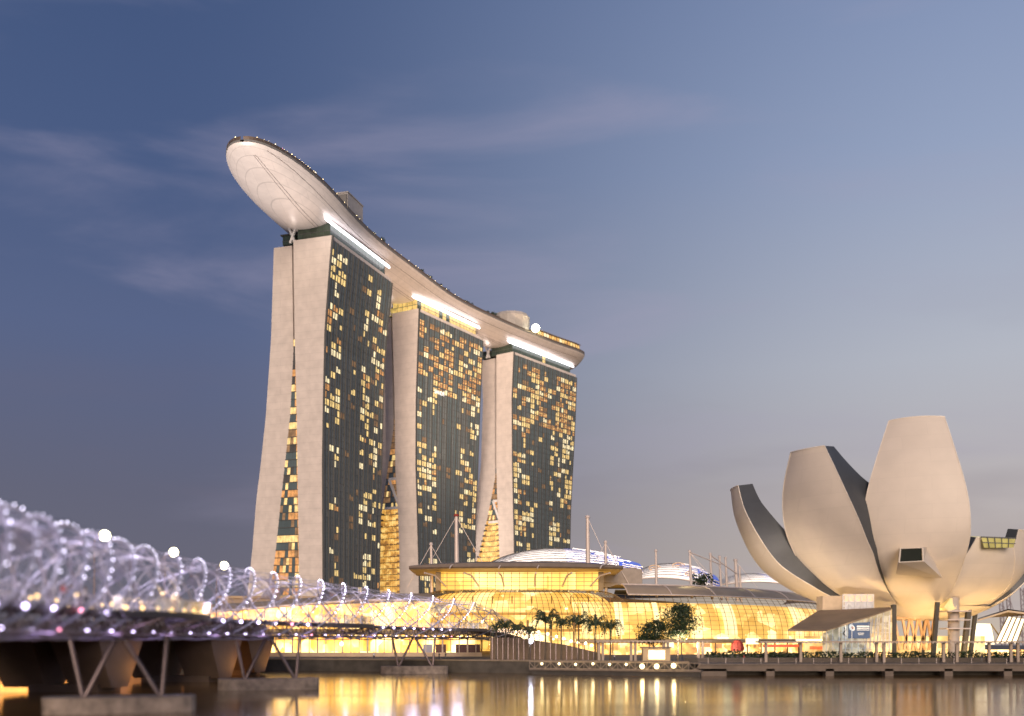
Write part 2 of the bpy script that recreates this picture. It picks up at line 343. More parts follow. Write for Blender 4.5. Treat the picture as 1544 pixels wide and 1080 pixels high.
def tower(T, idx, label):
    O = Vector(T['O']); F = Vector(T['F']); d = (F - O); L = d.length; d.normalize(); p = Vector((-d.y, d.x))
    T.update(d=d, p=p, L=L)
    def at(s, u, z): q = O + d * s + p * u; return Vector((q.x, q.y, z))
    def Wz(s, z): a = interp(z, *T['W']); b_ = interp(z, *T['Wf']); return a + (b_ - a) * s / L
    T['at'] = at; T['Wz'] = Wz
    root = thing('hotel_tower', label, 'tower', (*(O + d * L / 2 + p * 15), 2.5), 'hotel towers carrying the long sky deck')
    T['root'] = root
    zs = [2.4 + (ZT - 2.4) * i / 44 for i in range(45)]
    SBU = (1.85, 2.4, 2.3)[idx]
    def fin(name, uo, ui, top, sb=0):
        m = MB(); zz = [z * top / ZT if z > 100 else z for z in zs]
        rows = []
        for z in zz: rows.append([at(sb, uo(0, z), z), at(sb, ui(0, z), z), at(L, ui(L, z), z), at(L, uo(L, z), z)])
        m.grid(rows, 0, False, True); m.face(rows[-1]); return m.build(name, concrete, root)
    fin('west_fin', lambda s, z: Wz(s, z) + .35, lambda s, z: interp(z, *T['wi']), 197)
    fin('east_fin', lambda s, z: max(interp(z, *T['ei']) + SBU, interp(z, *T['wi']) + .75 + SBU), lambda s, z: interp(z, *T['E']) + SBU, 196.0, 3.0)
    # curtain wall: glass, floor lines, upright fins
    nb = round(L / 5.2); bw = L / nb; nf = 54; z0 = 6.0
    m = MB(); rr = random.Random(idx + 31); colk = [0 if rr.random() < .68 else 1 for _ in range(nb * 2)]
    for bay in range(nb):
        for h in range(2):
            s0 = (bay + h / 2) * bw; s1 = s0 + bw / 2
            for f in range(nf):
                za = z0 + f * FL; zb = za + FL
                m.face([at(s0, Wz(s0, za), za), at(s1, Wz(s1, za), za), at(s1, Wz(s1, zb), zb), at(s0, Wz(s0, zb), zb)], colk[bay * 2 + h] if rr.random() < .93 else 1)
    for k in range(nb * 2 + 1):
        s = k * bw / 2; dp = .62 if k % 2 == 0 else .28; th = .16 if k % 2 == 0 else .09
        zz = [z0 + i * (nf * FL) / 24 for i in range(25)]
        m.grid([[at(s - th, Wz(s, z), z), at(s - th, Wz(s, z) - dp, z), at(s + th, Wz(s, z) - dp, z), at(s + th, Wz(s, z), z)] for z in zz], 2, False)
    for f in range(nf + 1):
        z = z0 + f * FL
        m.grid([[at(0, Wz(0, z), z - .09), at(0, Wz(0, z) - .12, z - .09), at(0, Wz(0, z) - .12, z + .09), at(0, Wz(0, z), z + .09)],
                [at(L, Wz(L, z), z - .09), at(L, Wz(L, z) - .12, z - .09), at(L, Wz(L, z) - .12, z + .09), at(L, Wz(L, z), z + .09)]], 2, False)
    # black edge frame beside the end fin
    m.grid([[at(-.1, Wz(0, z) + .35, z), at(-.1, Wz(0, z) - .65, z), at(.35, Wz(0, z) - .65, z)] for z in zs], 2, False)
    m.build('curtain_wall', [glassA, glassB, dark_frame], root)
    # lit rooms
    lit = []
    fr = lambda f: f / nf
    for f in range(1, nf - 1):
        for bay in range(nb):
            x = bay / (nb - 1); y = f / nf
            nz = mnoise.noise(Vector((bay * .55 + idx * 9.1, f * .23, idx * 3.7)))
            if idx == 0:
                base = .95 if x < .24 else (.85 if x > .58 else .06)
                if x < .24: base *= (1.0 if y > .48 else .38)
                if .24 <= x <= .58: base = .035
                pr = base * max(.12, .58 + 1.25 * nz) * (.72 if y < .45 else .95)
            else:
                base = .78 if x < .3 else (.74 if x > .6 else .16)
                if .3 <= x <= .6: base = .07
                pr = base * max(.12, .62 + 1.15 * nz)
                if y < .16: pr *= .45
                if .30 < y < .36: pr *= .2
            if idx and y > .76:
                if .28 <= x <= .52 or x > .7: pr = .82
                else: pr = .42
            if rr.random() < pr:
                k = 0 if rr.random() < .55 else (1 if rr.random() < .75 else 2)
                if idx and y > .76: k = 2 if rr.random() < .6 else (0 if rr.random() < .7 else 1)
                lit.append((f, bay, k))
            elif rr.random() < .07: lit.append((f, bay, 3))
    wm_ = [winY, winP, winO, winD]
    rr.shuffle(lit)
    lit.sort(key=lambda a: a[2] == 3)
    def win_geo(m, f, bay, k):
        za = z0 + f * FL + .34; zb = z0 + (f + 1) * FL - .34; o = -.06
        both = rr.random()
        for h in range(2):
            if both < .14 and h == 0 or .14 <= both < .24 and h == 1: continue
            s0 = (bay + h / 2) * bw + .24; s1 = (bay + h / 2 + .5) * bw - .24
            cut = zb if rr.random() < .8 else zb - .8
            m.face([at(s0, Wz(s0, za) + o, za), at(s1, Wz(s1, za) + o, za), at(s1, Wz(s1, cut) + o, cut), at(s0, Wz(s0, cut) + o, cut)], k)
            if k == 2 and idx:
                for j in range(1, 4):      # horizontal blinds catching the room light
                    zl = za + (zb - za) * j / 4
                    m.face([at(s0, Wz(s0, zl) + o - .03, zl), at(s1, Wz(s1, zl) + o - .03, zl + .25), at(s1, Wz(s1, zl) + o - .03, zl + .6), at(s0, Wz(s0, zl) + o - .03, zl + .35)], 0 if rr.random() < .4 else 3)
    for f, bay, k in lit[:96]:
        w_ = MB(); win_geo(w_, f, bay, k)
        if w_.f: w_.build('window', wm_, root)
    w_ = MB()
    for f, bay, k in lit[96:]: win_geo(w_, f, bay, k)
    if w_.f: tag(w_.build('window', wm_, root), kind='stuff')
    # glazed hall in the gap between the two slabs
    m = MB(); s = 2.2; ra = random.Random(idx + 3)
    zmax = 150 if idx == 0 else (135 if idx == 1 else 120)
    f = 0; z = 3.0
    fh = 3.5 if idx else 3.6
    while z < zmax:
        zb = z + fh
        ua, ub = interp(z, *T['wi']), interp(z, *T['ei']) + SBU; uc, ud = interp(zb, *T['wi']), interp(zb, *T['ei']) + SBU
        n_ = max(2, int((ub - ua) / 1.6))
        gold = z < (66, 82, 84)[idx] and idx > 0
        floor_k = (ra.choice([4, 4, 4, 1, 4, 2, 6, 1]) if z > 52 else ra.choice([2, 2, 1, 4, 2])) if idx == 0 else ra.choice([0, 2, 3, 2, 3, 4, 1])
        for j in range(n_):
            a0, a1 = j / n_, (j + 1) / n_
            if gold: k = 5
            else:
                k = floor_k
                if j == 0 and idx == 0: k = 2 if ra.random() < .8 else 1
                elif ra.random() < .3: k = ra.choice([0, 4, 4, 1])
            m.face([at(s, ua + (ub - ua) * a0 + .05, z + .35), at(s, ua + (ub - ua) * a1 - .05, z + .35), at(s, uc + (ud - uc) * a1 - .05, zb), at(s, uc + (ud - uc) * a0 + .05, zb)], k)
        m.face([at(s - .3, ua, z), at(s - .3, ub, z), at(s - .3, ub, z + .35), at(s - .3, ua, z + .35)], 6)
        m.face([at(s + .2, ua, z), at(s + .2, ub, z), at(s + .2, ud, zb), at(s + .2, uc, zb)], 6)
        if gold:      # balconies on both flanks
            m.box(at(s - .9, ub - 1.6, z + .6), (2.2, 1.4, .9), 6, math.atan2(d.y, d.x)); m.box(at(s - .9, ua + 1.6, z + .6), (1.6, 1.2, .9), 0, math.atan2(d.y, d.x))
        z = zb
    m.build('atrium_glass', [winD, winY, winO, winD, glassA, goldA, dark_frame], root)
    if idx:          # white steel frame that ties the slabs together
        m = MB(); z1, z2 = ((84, 101), (86, 100))[idx - 1]
        a, b_ = interp(z1, *T['wi']), interp(z1, *T['ei']); c_, e_ = interp(z2, *T['wi']), interp(z2, *T['ei'])
        for q1, q2 in ((at(2, a, z1), at(2, b_, z1)), (at(2, c_, z2), at(2, e_, z2)), (at(2, a, z1 + .5), at(2, e_, z2))):
            m.beam(q1, q2, 1.2, 1.5)
        m.build('tie_frame', white_steel, root)
    # lounge storey on the roof, struts under the deck
    m = MB(); gl = (3, 1, 3)[idx]; top = 203.5
    ang = math.atan2(d.y, d.x)
    for (u0, u1, s0, s1, zt) in ((2.0, 19.5, 1.0, L - 5, top), (22.5, 29.5, 4.0, L - 6, 201.5)):
        nn = int((s1 - s0) / 3.5); mm_ = max(2, int((u1 - u0) / 3.4))
        for j in range(nn):
            a0 = s0 + (s1 - s0) * j / nn; a1 = s0 + (s1 - s0) * (j + 1) / nn
            k = (1 if ra.random() < (.10, .8, .08)[idx] else 0)
            m.face([at(a0 + .1, u0, ZT), at(a1 - .1, u0, ZT), at(a1 - .1, u0, zt), at(a0 + .1, u0, zt)], k)
        for j in range(mm_):
            a0 = u0 + (u1 - u0) * j / mm_; a1 = u0 + (u1 - u0) * (j + 1) / mm_
            k = 1 if idx == 1 else 0
            m.face([at(s0, a0 + .1, ZT), at(s0, a0 + .1, zt), at(s0, a1 - .1, zt), at(s0, a1 - .1, ZT)], k)
        m.box(at((s0 + s1) / 2, (u0 + u1) / 2, zt + .25), (s1 - s0 + 1.6, u1 - u0 + 1.6, .5), 2, ang)
        m.box(at((s0 + s1) / 2, (u0 + u1) / 2, (ZT + zt) / 2), (s1 - s0 - .3, u1 - u0 - .3, zt - ZT), 2, ang)
        m.box(at((s0 + s1) / 2, (u0 + u1) / 2, (ZT + zt) / 2 - .4), (s1 - s0 + .2, u1 - u0 + .2, .25), 2, ang)
    m.build('roof_lounge', [mat('lounge_glass', (.05, .07, .05), .2, 0, .3, .3), mat('lounge_lit', (.3, .2, .1), .5, 0, .35, .4, emis=(.95, .66, .18), es=1), dark_frame], root)
    for (ua, ub, sa) in ((23.2, 21.6, .6), (20.6, 22.8, .6), (24.6, 26.0, 14)):
        m = MB(); m.beam(at(sa, ua, 196.2), at(sa + .4, ub + (1.6 if ub > ua else -1.6), 204.5), 1.0, 1.0); m.build('strut', white_steel, root)
    if idx == 1:     # small lettered sign on the glass
        cu = bpy.data.curves.new('lettering', 'FONT'); cu.body = "SANDS"; cu.size = 3.3; cu.extrude = .1
        to = bpy.data.objects.new('lettering', cu); COL.objects.link(to)
        dg = bpy.context.evaluated_depsgraph_get(); me = bpy.data.meshes.new_from_object(to.evaluated_get(dg)); bpy.data.objects.remove(to)
        me.materials.clear(); me.materials.append(mat('sign_white', (.8, .8, .8), .5, emis=(.9, .88, .84), es=.7, var=.02))
        q = bpy.data.objects.new('sign', me); COL.objects.link(q); q.parent = root
        pos = at(17, Wz(17, 152) - .8, 152)
        X = Vector((d.x, d.y, 0)); Zv = Vector((0, 0, 1)); Y = Vector((-p.x, -p.y, 0))
        M = Matrix((X, Zv, Y)).transposed().to_4x4(); M.translation = pos - Vector(root.location); q.matrix_local = M
    return root
TL = ["nearest and tallest hotel tower, pale curved fins with a tall red-orange lit slit",
      "middle hotel tower with golden atrium between its fins and a small white sign",
      "farthest hotel tower of the three, rising behind the white louvred shell roof"]
for i, T in enumerate(TOWERS): tower(T, i, TL[i])

# ------------------------------------------------------------------ sky deck
ctr = catmull([(-109.8, 431.5, 0), (-103.2, 472, 0), (-90, 533, 0), (-71, 588, 0), (-49.5, 642, 0), (-20.5, 690, 0), (12, 735, 0), (41, 768, 0)], 14)
al = [0]
for i in range(1, len(ctr)): al.append(al[-1] + (ctr[i] - ctr[i - 1]).length)
LT = al[-1]
def cl(s):
    s = max(0, min(LT, s))
    for i in range(1, len(al)):
        if s <= al[i] + 1e-6:
            t = (s - al[i - 1]) / (al[i] - al[i - 1]); q = ctr[i - 1].lerp(ctr[i], t)
            a = (ctr[min(i + 1, len(ctr) - 1)] - ctr[max(i - 2, 0)]).normalized(); return q, a
ZR = 210.5
def hw(s):
    h = 19.5
    if s < 62: h *= math.sqrt(max(0, 1 - (1 - s / 62) ** 2)) ** .92
    e = LT - s
    if e < 20: h *= .70 + .30 * math.sqrt(max(0, 1 - (1 - e / 20) ** 2))
    return h
def dep(s):
    return 7.6 * min(1, (max(s, 0) / 52)) ** .55
def deckpt(s, v, z):
    q, a = cl(s); r = Vector((a.y, -a.x, 0)); return Vector((q.x, q.y, 0)) + r * v + Vector((0, 0, z))
root = thing('sky_deck', 'long boat shaped roof deck lying across the tops of three towers', 'sky deck', (-49.5, 642, 203), None)
SS = [0.02, .5, 1.2, 2.2, 3.5, 5, 7, 9.5, 12.5, 16, 20, 25, 30, 36, 42, 48, 55, 62] + [62 + (LT - 82) * i / 34 for i in range(1, 35)] + [LT - 15, LT - 10, LT - 6, LT - 3, LT - 1, LT]
m = MB(); rows = []
NV = 28
for s in SS:
    h = hw(s); D = dep(s); row = []
    for k in range(NV + 1):
        v = -math.cos(math.pi * k / NV); zz = ZR - .9 - D * (max(0, 1 - abs(v) ** 2.3)) ** .85
        row.append(deckpt(s, v * h, zz))
    rows.append(row)
m.grid(rows, 0, True); m.face(rows[-1][::-1]); m.build('hull', hullM, root)
m = MB()
m.grid([[deckpt(s, -hw(s), ZR - .9), deckpt(s, -hw(s) - .15, ZR), deckpt(s, hw(s) + .15, ZR), deckpt(s, hw(s), ZR - .9)] for s in SS], 0, False)
m.face([deckpt(LT, -hw(LT), ZR - .9), deckpt(LT, -hw(LT), ZR), deckpt(LT, hw(LT), ZR), deckpt(LT, hw(LT), ZR - .9)])
m.build('deck_slab', deckM, root)
m = MB()       # seam lines and maintenance rails along the belly
for vv in (.22, .30, .83):
    m.tube([deckpt(s, vv * hw(s), ZR - .92 - dep(s) * (1 - abs(vv) ** 2.3) ** .85) for s in SS[6:-4]], .11, 4)
m.build('belly_rail', mat('rail_dark', (.16, .12, .11), .5), root)
m = MB()
for sgn in (-1, 1):
    m.tube([deckpt(s, sgn * (hw(s) - .1), ZR + 1.25) for s in SS], .12, 4)
    m.grid([[deckpt(s, sgn * (hw(s) - .1), ZR), deckpt(s, sgn * (hw(s) - .1), ZR + 1.2)] for s in SS], 0, False)
    for k in range(110):
        s = 1 + (LT - 2) * k / 109; m.tube([deckpt(s, sgn * (hw(s) - .1), ZR), deckpt(s, sgn * (hw(s) - .1), ZR + 1.3)], .08, 4)
m.build('parapet', mat('parapet_bronze', (.12, .085, .065), .5, .3), root)
for i, T in enumerate(TOWERS):
    m = MB(); L = T['L']; d = T['d']; p = T['p']
    O = Vector(T['O'])
    pts = []
    for k in range(13):
        s = -5 + (L + 1) * k / 12; q = O + d * s + p * .6
        pts.append(Vector((q.x, q.y, 202.6)))
    pr = Vector((p.x, p.y, 0)) * .9; up = Vector((0, 0, 1.35))
    m.grid([[c_ + pr * math.cos(t_ * math.pi / 4) + (up + pr) * math.sin(t_ * math.pi / 4) for t_ in range(8)] for c_ in pts], 0, True, True)
    m.face([pts[0] + pr * math.cos(t_ * math.pi / 4) + (up + pr) * math.sin(t_ * math.pi / 4) for t_ in range(8)]); m.build('light_strip', stripM, root)
# lift core near the first tower
m = MB()
q, a = cl(104); ang = math.atan2(a.y, a.x)
m.box(deckpt(103, 9, ZR + 8), (18, 7, 16), 0, ang); m.box(deckpt(103, 9, ZR + 16.3), (18.6, 7.6, .6), 0, ang); m.box(deckpt(93.4, 9, ZR + 7.5), (1.2, 6, 15), 1, ang)
m.build('lift_core', [mat('core_grey', (.34, .32, .31), .7), deckM], root)
# rounded pavilion and rooftop restaurant above the third tower
q, a = cl(LT - 68); cpos = deckpt(LT - 66, 1, ZR); m = MB(); rows = []
for k, (rr_, zz) in enumerate(((12.0, 0), (12.3, 8), (12.5, 13.5), (11.2, 15.6), (6, 16.4), (.1, 16.6))):
    rows.append([cpos + Vector((math.cos(2 * math.pi * j / 14) * rr_, math.sin(2 * math.pi * j / 14) * rr_, zz)) for j in range(14)])
m.grid(rows, 0, False, True); m.build('round_pavilion', mat('pavilion_wall', (.42, .37, .32), .6), root)
m = MB(); ra = random.Random(4)
for k in range(17):
    s0 = LT - 60 + k * 3.1; s1 = s0 + 2.8
    m.face([deckpt(s0, hw(s0) - 2.2, ZR + .3), deckpt(s1, hw(s1) - 2.2, ZR + .3), deckpt(s1, hw(s1) - 2.2, ZR + 4.6), deckpt(s0, hw(s0) - 2.2, ZR + 4.6)], ra.choice([0, 0, 1, 2]))
for k in range(18):
    s0 = LT - 60 + k * 3.1 - .15; m.box(deckpt(s0, hw(s0) - 2.1, ZR + 2.4), (.3, .3, 4.8), 3)
m.grid([[deckpt(s, hw(s) - 1.2, ZR + 4.7), deckpt(s, hw(s) - 1.2, ZR + 5.3), deckpt(s, hw(s) - 12, ZR + 5.3)] for s in (LT - 61, LT - 48, LT - 36, LT - 24, LT - 14, LT - 7)], 3, False)
m.build('rooftop_restaurant', [goldA, winY, winP, canopyM], root)
m = MB(); m.ball(deckpt(LT - 63, hw(LT - 63) - .5, ZR + 4.6), 2.7, 0, 12, 8); m.build('beacon_lamp', mat('beacon', (1, 1, 1), .4, 0, 0, emis=(1, .95, .72), es=9), root)
lamp('beacon_light', deckpt(LT - 62, hw(LT - 63) + 2.5, ZR + 5), 9000, (1, .86, .5), size=1.5)
for k in range(46):
    s = (1 + k * 1.9 + ra.uniform(-.8, .8)) if k < 20 else 40 + (k - 20) * 7.5 + ra.uniform(-3, 3)
    m = MB(); m.ball(deckpt(s, (hw(s) - .1) * (1 if k % 5 or k > 14 else -1), ZR + 1.5), .10 * ra.uniform(.4, 1.5), 0, 6, 4); m.build('rim_light', bulbR if k == 6 else bulbG, root)
# big floodlights on the shore that wash the belly, and smaller ones on the roofs
lamp('shore_floodlight', (-128, 372, 4), 2.8e6, (1, .90, .86), kind='SPOT', size=2, target=(-104, 455, 206), angle=30, blend=1)
lamp('shore_floodlight', (60, 470, 26), 2.6e6, (1, .74, .55), kind='SPOT', size=2, target=(-22, 640, 206), angle=62, blend=1)
for i, T in enumerate(TOWERS):
    a_, b_ = T['at'](-2.5, 21, 198.5), T['at'](-40, 8, 206)
    lamp('roof_floodlight', T['at'](-1.5, 21, 196.8), (500, 1500, 1500)[i], (1, .86, .80), kind='SPOT', size=1.5, target=T['at'](-30, 14, 203), angle=150, blend=1)
    lamp('roof_floodlight', T['at'](T['L'] + 2, 14, 196.8), 5000, (1, .82, .72), kind='SPOT', size=1.5, target=T['at'](T['L'] + 20, 12, 203), angle=150, blend=1)

def leaf_cloud(m, c, rad, nleaf, size, rng, mats=(0, 1)):
    """leaf-sized faces spread in clumps through an ellipsoid"""
    c = Vector(c); nc = max(3, int(nleaf / 26)); cen = []
    for _ in range(nc):
        while True:
            v = Vector((rng.uniform(-1, 1), rng.uniform(-1, 1), rng.uniform(-1, 1)))
            if v.length < 1 and v.length > .35: break
        cen.append(Vector((v.x * rad[0], v.y * rad[1], v.z * rad[2])))
    for k in range(nleaf):
        q = cen[k % nc]; s = min(rad) * .34
        o = c + q + Vector((rng.gauss(0, s), rng.gauss(0, s), rng.gauss(0, s * .75)))
        a = Vector((rng.uniform(-1, 1), rng.uniform(-1, 1), rng.uniform(-.7, .7))).normalized(); b_ = a.orthogonal().normalized()
        b_.rotate(Matrix.Rotation(rng.uniform(0, 6.28), 3, a)); e = a.cross(b_); z_ = size * rng.uniform(.6, 1.3)
        m.face([o - b_ * z_, o + e * z_ * .5, o + b_ * z_, o - e * z_ * .5], mats[0] if rng.random() < .6 else mats[1])
# planting on the deck
root_t = thing('roof_tree', 'small dark tree on the sky deck, first from the bow end', 'tree', deckpt(118, 14, ZR), 'trees on the sky deck')
m = MB(); m.tube([(0, 0, 0), (.1, 0, 1.6), (.05, .1, 3)], [.22, .17, .1], 6); o = m.build('trunk', barkM); o.parent = root_t
m = MB(); leaf_cloud(m, (0, 0, 3.4), (2.3, 2.3, 1.6), 260, .42, random.Random(5)); o = m.build('crown', [leafM, leafD]); o.parent = root_t
k = 1
for s in (123, 127, 131, 168, 176, 186, 194, 201, 208, 214, 236, 243, 262, 268, 273):
    k += 1
    copy_thing(root_t, deckpt(s, hw(s) - 3.6 - (k % 3), ZR), "small dark tree on the sky deck, %s from the bow end" % ORD[k - 1], k * 1.3, .75 + .07 * (k % 4))

# ------------------------------------------------------------------ shopping mall: event hall
def ribbed(rowsfn, nu, nv, rib_r, bar_r, umul=1):
    """glazing bars over a curved sheet given by rowsfn(u, v)"""
    m = MB()
    for i in range(nu + 1): m.tube([rowsfn(i / nu, j / 16) for j in range(17)], rib_r, 4, 0, False)
    for j in range(nv + 1): m.tube([rowsfn(i / 48, j / nv) for i in range(49)], bar_r, 4, 0, False)
    return m
hall = thing('event_hall', 'golden glass barrel fronted hall under a wide dark flat canopy', 'hall', (2, 330, 2.5), None)
TOPZ, BOTZ = 22.6, 4.2
def hall_plan(u, off):
    return hall_raw(interp(u, HA, [i / 200 for i in range(201)]), off)
def hall_raw(u, off):
    """rounded plan: left flank, front, right flank"""
    x0, x1, yf = -22.7, 27.6, 329.0; ang = math.pi * (1 - u)
    cx = (x0 + x1) / 2; ax = (x1 - x0) / 2 + off; n_ = 2.5
    c_, s_ = math.cos(ang), math.sin(ang)
    x = cx + ax * math.copysign(abs(c_) ** (2 / n_), c_); y = yf + 15 - (15 + off * .9) * abs(s_) ** (2 / n_)
    return x, y
HA = [0]
for i in range(200):
    a, b_ = hall_raw(i / 200, 6), hall_raw((i + 1) / 200, 6); HA.append(HA[-1] + math.hypot(a[0] - b_[0], a[1] - b_[1]))
HA = [a / HA[-1] for a in HA]
def hall_fn(off0=0, push=0):
    def f(u, v):
        th = v * math.pi / 2; o = 13.5 * math.sin(th) ** .9 + push; z_ = BOTZ + (TOPZ - BOTZ) * math.cos(th) ** .85
        x, y = hall_plan(u, o); return Vector((x, y, z_))
    return f
hf = hall_fn(); hin = hall_fn(push=-4.5)
m = MB(); m.grid([[hf(i / 60, j / 14) for j in range(15)] for i in range(61)], 0, True); m.build('curved_glass', paneG, hall)
m = MB(); m.grid([[hin(i / 60, j / 14) - Vector((0, 0, .6)) for j in range(15)] for i in range(61)], 0, True); m.build('lit_interior', goldG, hall)
ribbed(hf, 56, 16, .075, .05).build('glazing_frame', mullM, hall)
m = MB()       # gallery floors and a sloped ceiling seen inside
for zf in (9.5, 14.5):
    m.grid([[Vector((*hall_plan(i / 40, 9.6 - (zf - 9.5) * .35), zf)), Vector((*hall_plan(i / 40, 9.6 - (zf - 9.5) * .35), zf + .8)), Vector((*hall_plan(i / 40, 3), zf + .8))] for i in range(8, 33)], 0, False)
m.slab3([P(790, 905, 326), P(880, 945, 323), P(872, 948, 323), P(770, 908, 326)], (0, 1, 0), .4, 0)
m.build('gallery', mat('gallery_gold', (.5, .3, .08), .6, emis=(.45, .22, .03), es=.7), hall)
rh_ = random.Random(41)
m = MB()
for i in range(3, 38, 3):
    x, y = hall_plan(i / 40, 9.2); m.tube([(x, y, 2.4), (x, y, 13)], .3, 6)
    x, y = hall_plan(i / 40 + .02, 4.5); m.tube([(x, y, 12), (x, y, 20.5)], .18, 5)
m.build('interior_column', mat('hall_column', (.35, .2, .07), .6), hall)
for i in range(16):
    u = rh_.uniform(.15, .88); zz = rh_.choice([7.2, 8.4, 12.5, 13.2, 16.5]); x, y = hall_plan(u, 10.5 if zz < 13.4 else 8.5)
    m = MB(); m.ball((x, y, zz), rh_.uniform(.28, .7), 0, 8, 5); m.build('interior_lamp', bulbHot, hall)
# clerestory and canopy
m = MB(); X0, X1 = -22.7, 27.4
m.face([(X0, 330, 22.4), (X1, 330, 22.4), (X1, 330, 28), (X0, 330, 28)]); m.face([(X0, 330, 22.4), (X0, 330, 28), (X0, 352, 28), (X0, 352, 22.4)]); m.face([(X1, 330, 22.4), (X1, 352, 22.4), (X1, 352, 28), (X1, 330, 28)])
m.build('clerestory', goldC, hall)
m = MB()
for i in range(21):
    x = X0 + (X1 - X0) * i / 20; m.beam((x, 329.8, 22.4), (x, 329.8, 28), .14, .14)
for j in range(5): m.beam((X0, 329.8, 22.6 + j * 1.25), (X1, 329.8, 22.6 + j * 1.25), .1, .12)
for x in (X0 - .2, X1 + .2):
    m.box((x, 330, 25.2), (1.6, 1.2, 5.8))
m.build('clerestory_frame', mullM, hall)
m = MB(); ST = []       # canopy: thin bowed slab, wider than the hall
for i in range(25):
    u = i / 24; x = -31.5 + 65.5 * u; y = 318.5 + 5.5 * (2 * u - 1) ** 2; ez = 1 - abs(2 * u - 1) ** 3
    ST.append([(x, 352, 28.2), (x, y + .6, 28.6 - .0), (x, y, 28.9 + .15), (x, y, 29.5 + .7 * ez), (x, y + 5, 30.0 + .9 * ez), (x, 352, 30.6 + ez)])
m.grid(ST, lambda a, b_: 1 if b_ == 0 else 0, False); m.face([p for p in ST[0]]); m.face([p for p in ST[-1]][::-1])
m.build('canopy', [canopyM, soffit], hall)
for i, (xa, xb) in enumerate(((640, 672), (700, 722), (752, 760), (808, 806), (862, 848), (920, 890))):
    m = MB(); m.tube([P(xa, 864, 320.5), P((xa + xb) / 2, 868, 324), P(xb, 884, 329.3)], .28, 6); m.build('canopy_strut', pink_steel, hall)
for i, x in enumerate((678, 752, 810, 905)):
    m = MB(); m.tube([P(x, 857, 317.4), P(x + 2, 853, 318.5), P(x + 12, 849.5, 326)], .22, 6); m.build('canopy_rib', pink_steel, hall)

# right-hand wing: long barrel vault running away from the camera
RP = catmull([(18, 331, 0), (38, 334, 0), (62, 345, 0), (88, 370, 0), (114, 410, 0), (132, 455, 0), (143, 505, 0)], 8)
def wing_pt(u, off, z):
    f = u * (len(RP) - 1); i = min(int(f), len(RP) - 2); q = RP[i].lerp(RP[i + 1], f - i)
    a = (RP[min(i + 2, len(RP) - 1)] - RP[max(i - 1, 0)]).normalized(); r = Vector((a.y, -a.x, 0))
    return Vector((q.x, q.y, z)) + r * off
def wing_roof(u, v): th = v * .62; return wing_pt(u, 11 * math.sin(th), 7 + 17.2 * math.cos(th))
def wing_glass(u, v, push=0): th = .62 + v * (math.pi / 2 - .62 - .02); return wing_pt(u, (11 + push) * math.sin(th), 7 + (17.2 + push) * math.cos(th))
wing = thing('mall_wing', 'long golden glass vault with grey roof band receding toward the lotus building', 'mall', (80, 370, 2.5), None)
UR = [.14 + .86 * i / 40 for i in range(41)]
m = MB(); m.grid([[wing_roof(u, j / 5) for j in range(6)] for u in UR], 0, True)
m.grid([[wing_pt(u, -14, 24.0), wing_pt(u, -6, 24.6), wing_pt(u, 0, 24.25)] for u in UR], 0, False)
m.build('roof', roofG, wing)
m = MB()
for i in range(10): m.tube([wing_roof(.14 + .86 * i / 9, j / 6) + Vector((0, 0, .1)) for j in range(7)], .22, 5, 0)
m.tube([wing_roof(u, 0) + Vector((0, 0, .2)) for u in UR], .3, 5); m.tube([wing_roof(u, 1) for u in UR], .25, 5)
m.build('roof_rib', pink_steel, wing)
m = MB(); m.grid([[wing_glass(i / 40, j / 8) for j in range(9)] for i in range(41)], 0, True); m.build('curved_glass', paneG, wing)
m = MB(); m.grid([[wing_glass(i / 40, j / 8, -3) for j in range(9)] for i in range(41)], 0, True); m.build('lit_interior', goldG, wing)
ribbed(wing_glass, 60, 11, .075, .05).build('glazing_frame', mullM, wing)
for k, u in enumerate((.03, .11, .19, .335, .52, .66, .72)):
    m = MB(); m.grid([[wing_glass(u, j / 5 * .8 + .12, -1.6), wing_glass(u + (.02, .015, .012, .03, .02, .025, .02)[k], j / 5 * .8 + .12, -1.6)] for j in range(6)], 0, True)
    m.build('lit_shop_screen', mat('screen_glow', (.8, .7, .5), .5, 0, .2, .3, emis=(1.25, 1.08, .62), es=1.15), wing)
m = MB()
m.grid([[wing_pt(i / 40, 11.4, 7.2), wing_pt(i / 40, 13.2, 7.0), wing_pt(i / 40, 13.2, 6.2), wing_pt(i / 40, 11.2, 6.0)] for i in range(41)], 0, False); m.build('eave', mat('eave_tan', (.42, .3, .17), .6), wing)
m = MB(); m.grid([[wing_pt(i / 60, 10.2, 2.4), wing_pt(i / 60, 10.2, 6.2)] for i in range(61)], 0, False); m.build('shop_front', shopG, wing)
m = MB()
for i in range(30): m.box(wing_pt(i / 29, 10.6, 4.3), (.35, .35, 3.8), 0)
m.build('shop_mullion', mullM, wing)
for px, py, w_, h_, k in ((1090, 962, 17, 3, 0), (1134, 967, 19, 9, 0), (1222, 966, 44, 5, 0), (1180, 974, 60, 4, 1), (1060, 973, 22, 6, 2), (1010, 973, 12, 8, 0), (1236, 977, 30, 5, 1), (1084, 974, 9, 7, 2)):
    m = MB(); d_ = 262; c_ = P(px, py, d_); m.box(c_, (w_ * d_ / 1600, .3, h_ * d_ / 1600)); m.build('shop_sign', (MATS['screen_glow'], mat('red_sign', (.6, .1, .05), .5, 0, .3, 1.5, emis=(.85, .12, .04), es=.8) if 'red_sign' not in MATS else MATS['red_sign'], winO)[k], wing)
m = MB(); m.slab3([(x, y, 23.2) for x, y in ((34, 350), (62, 362), (90, 392), (40, 420))], (0, 0, 1), .4); m.build('terrace', deckM, wing)
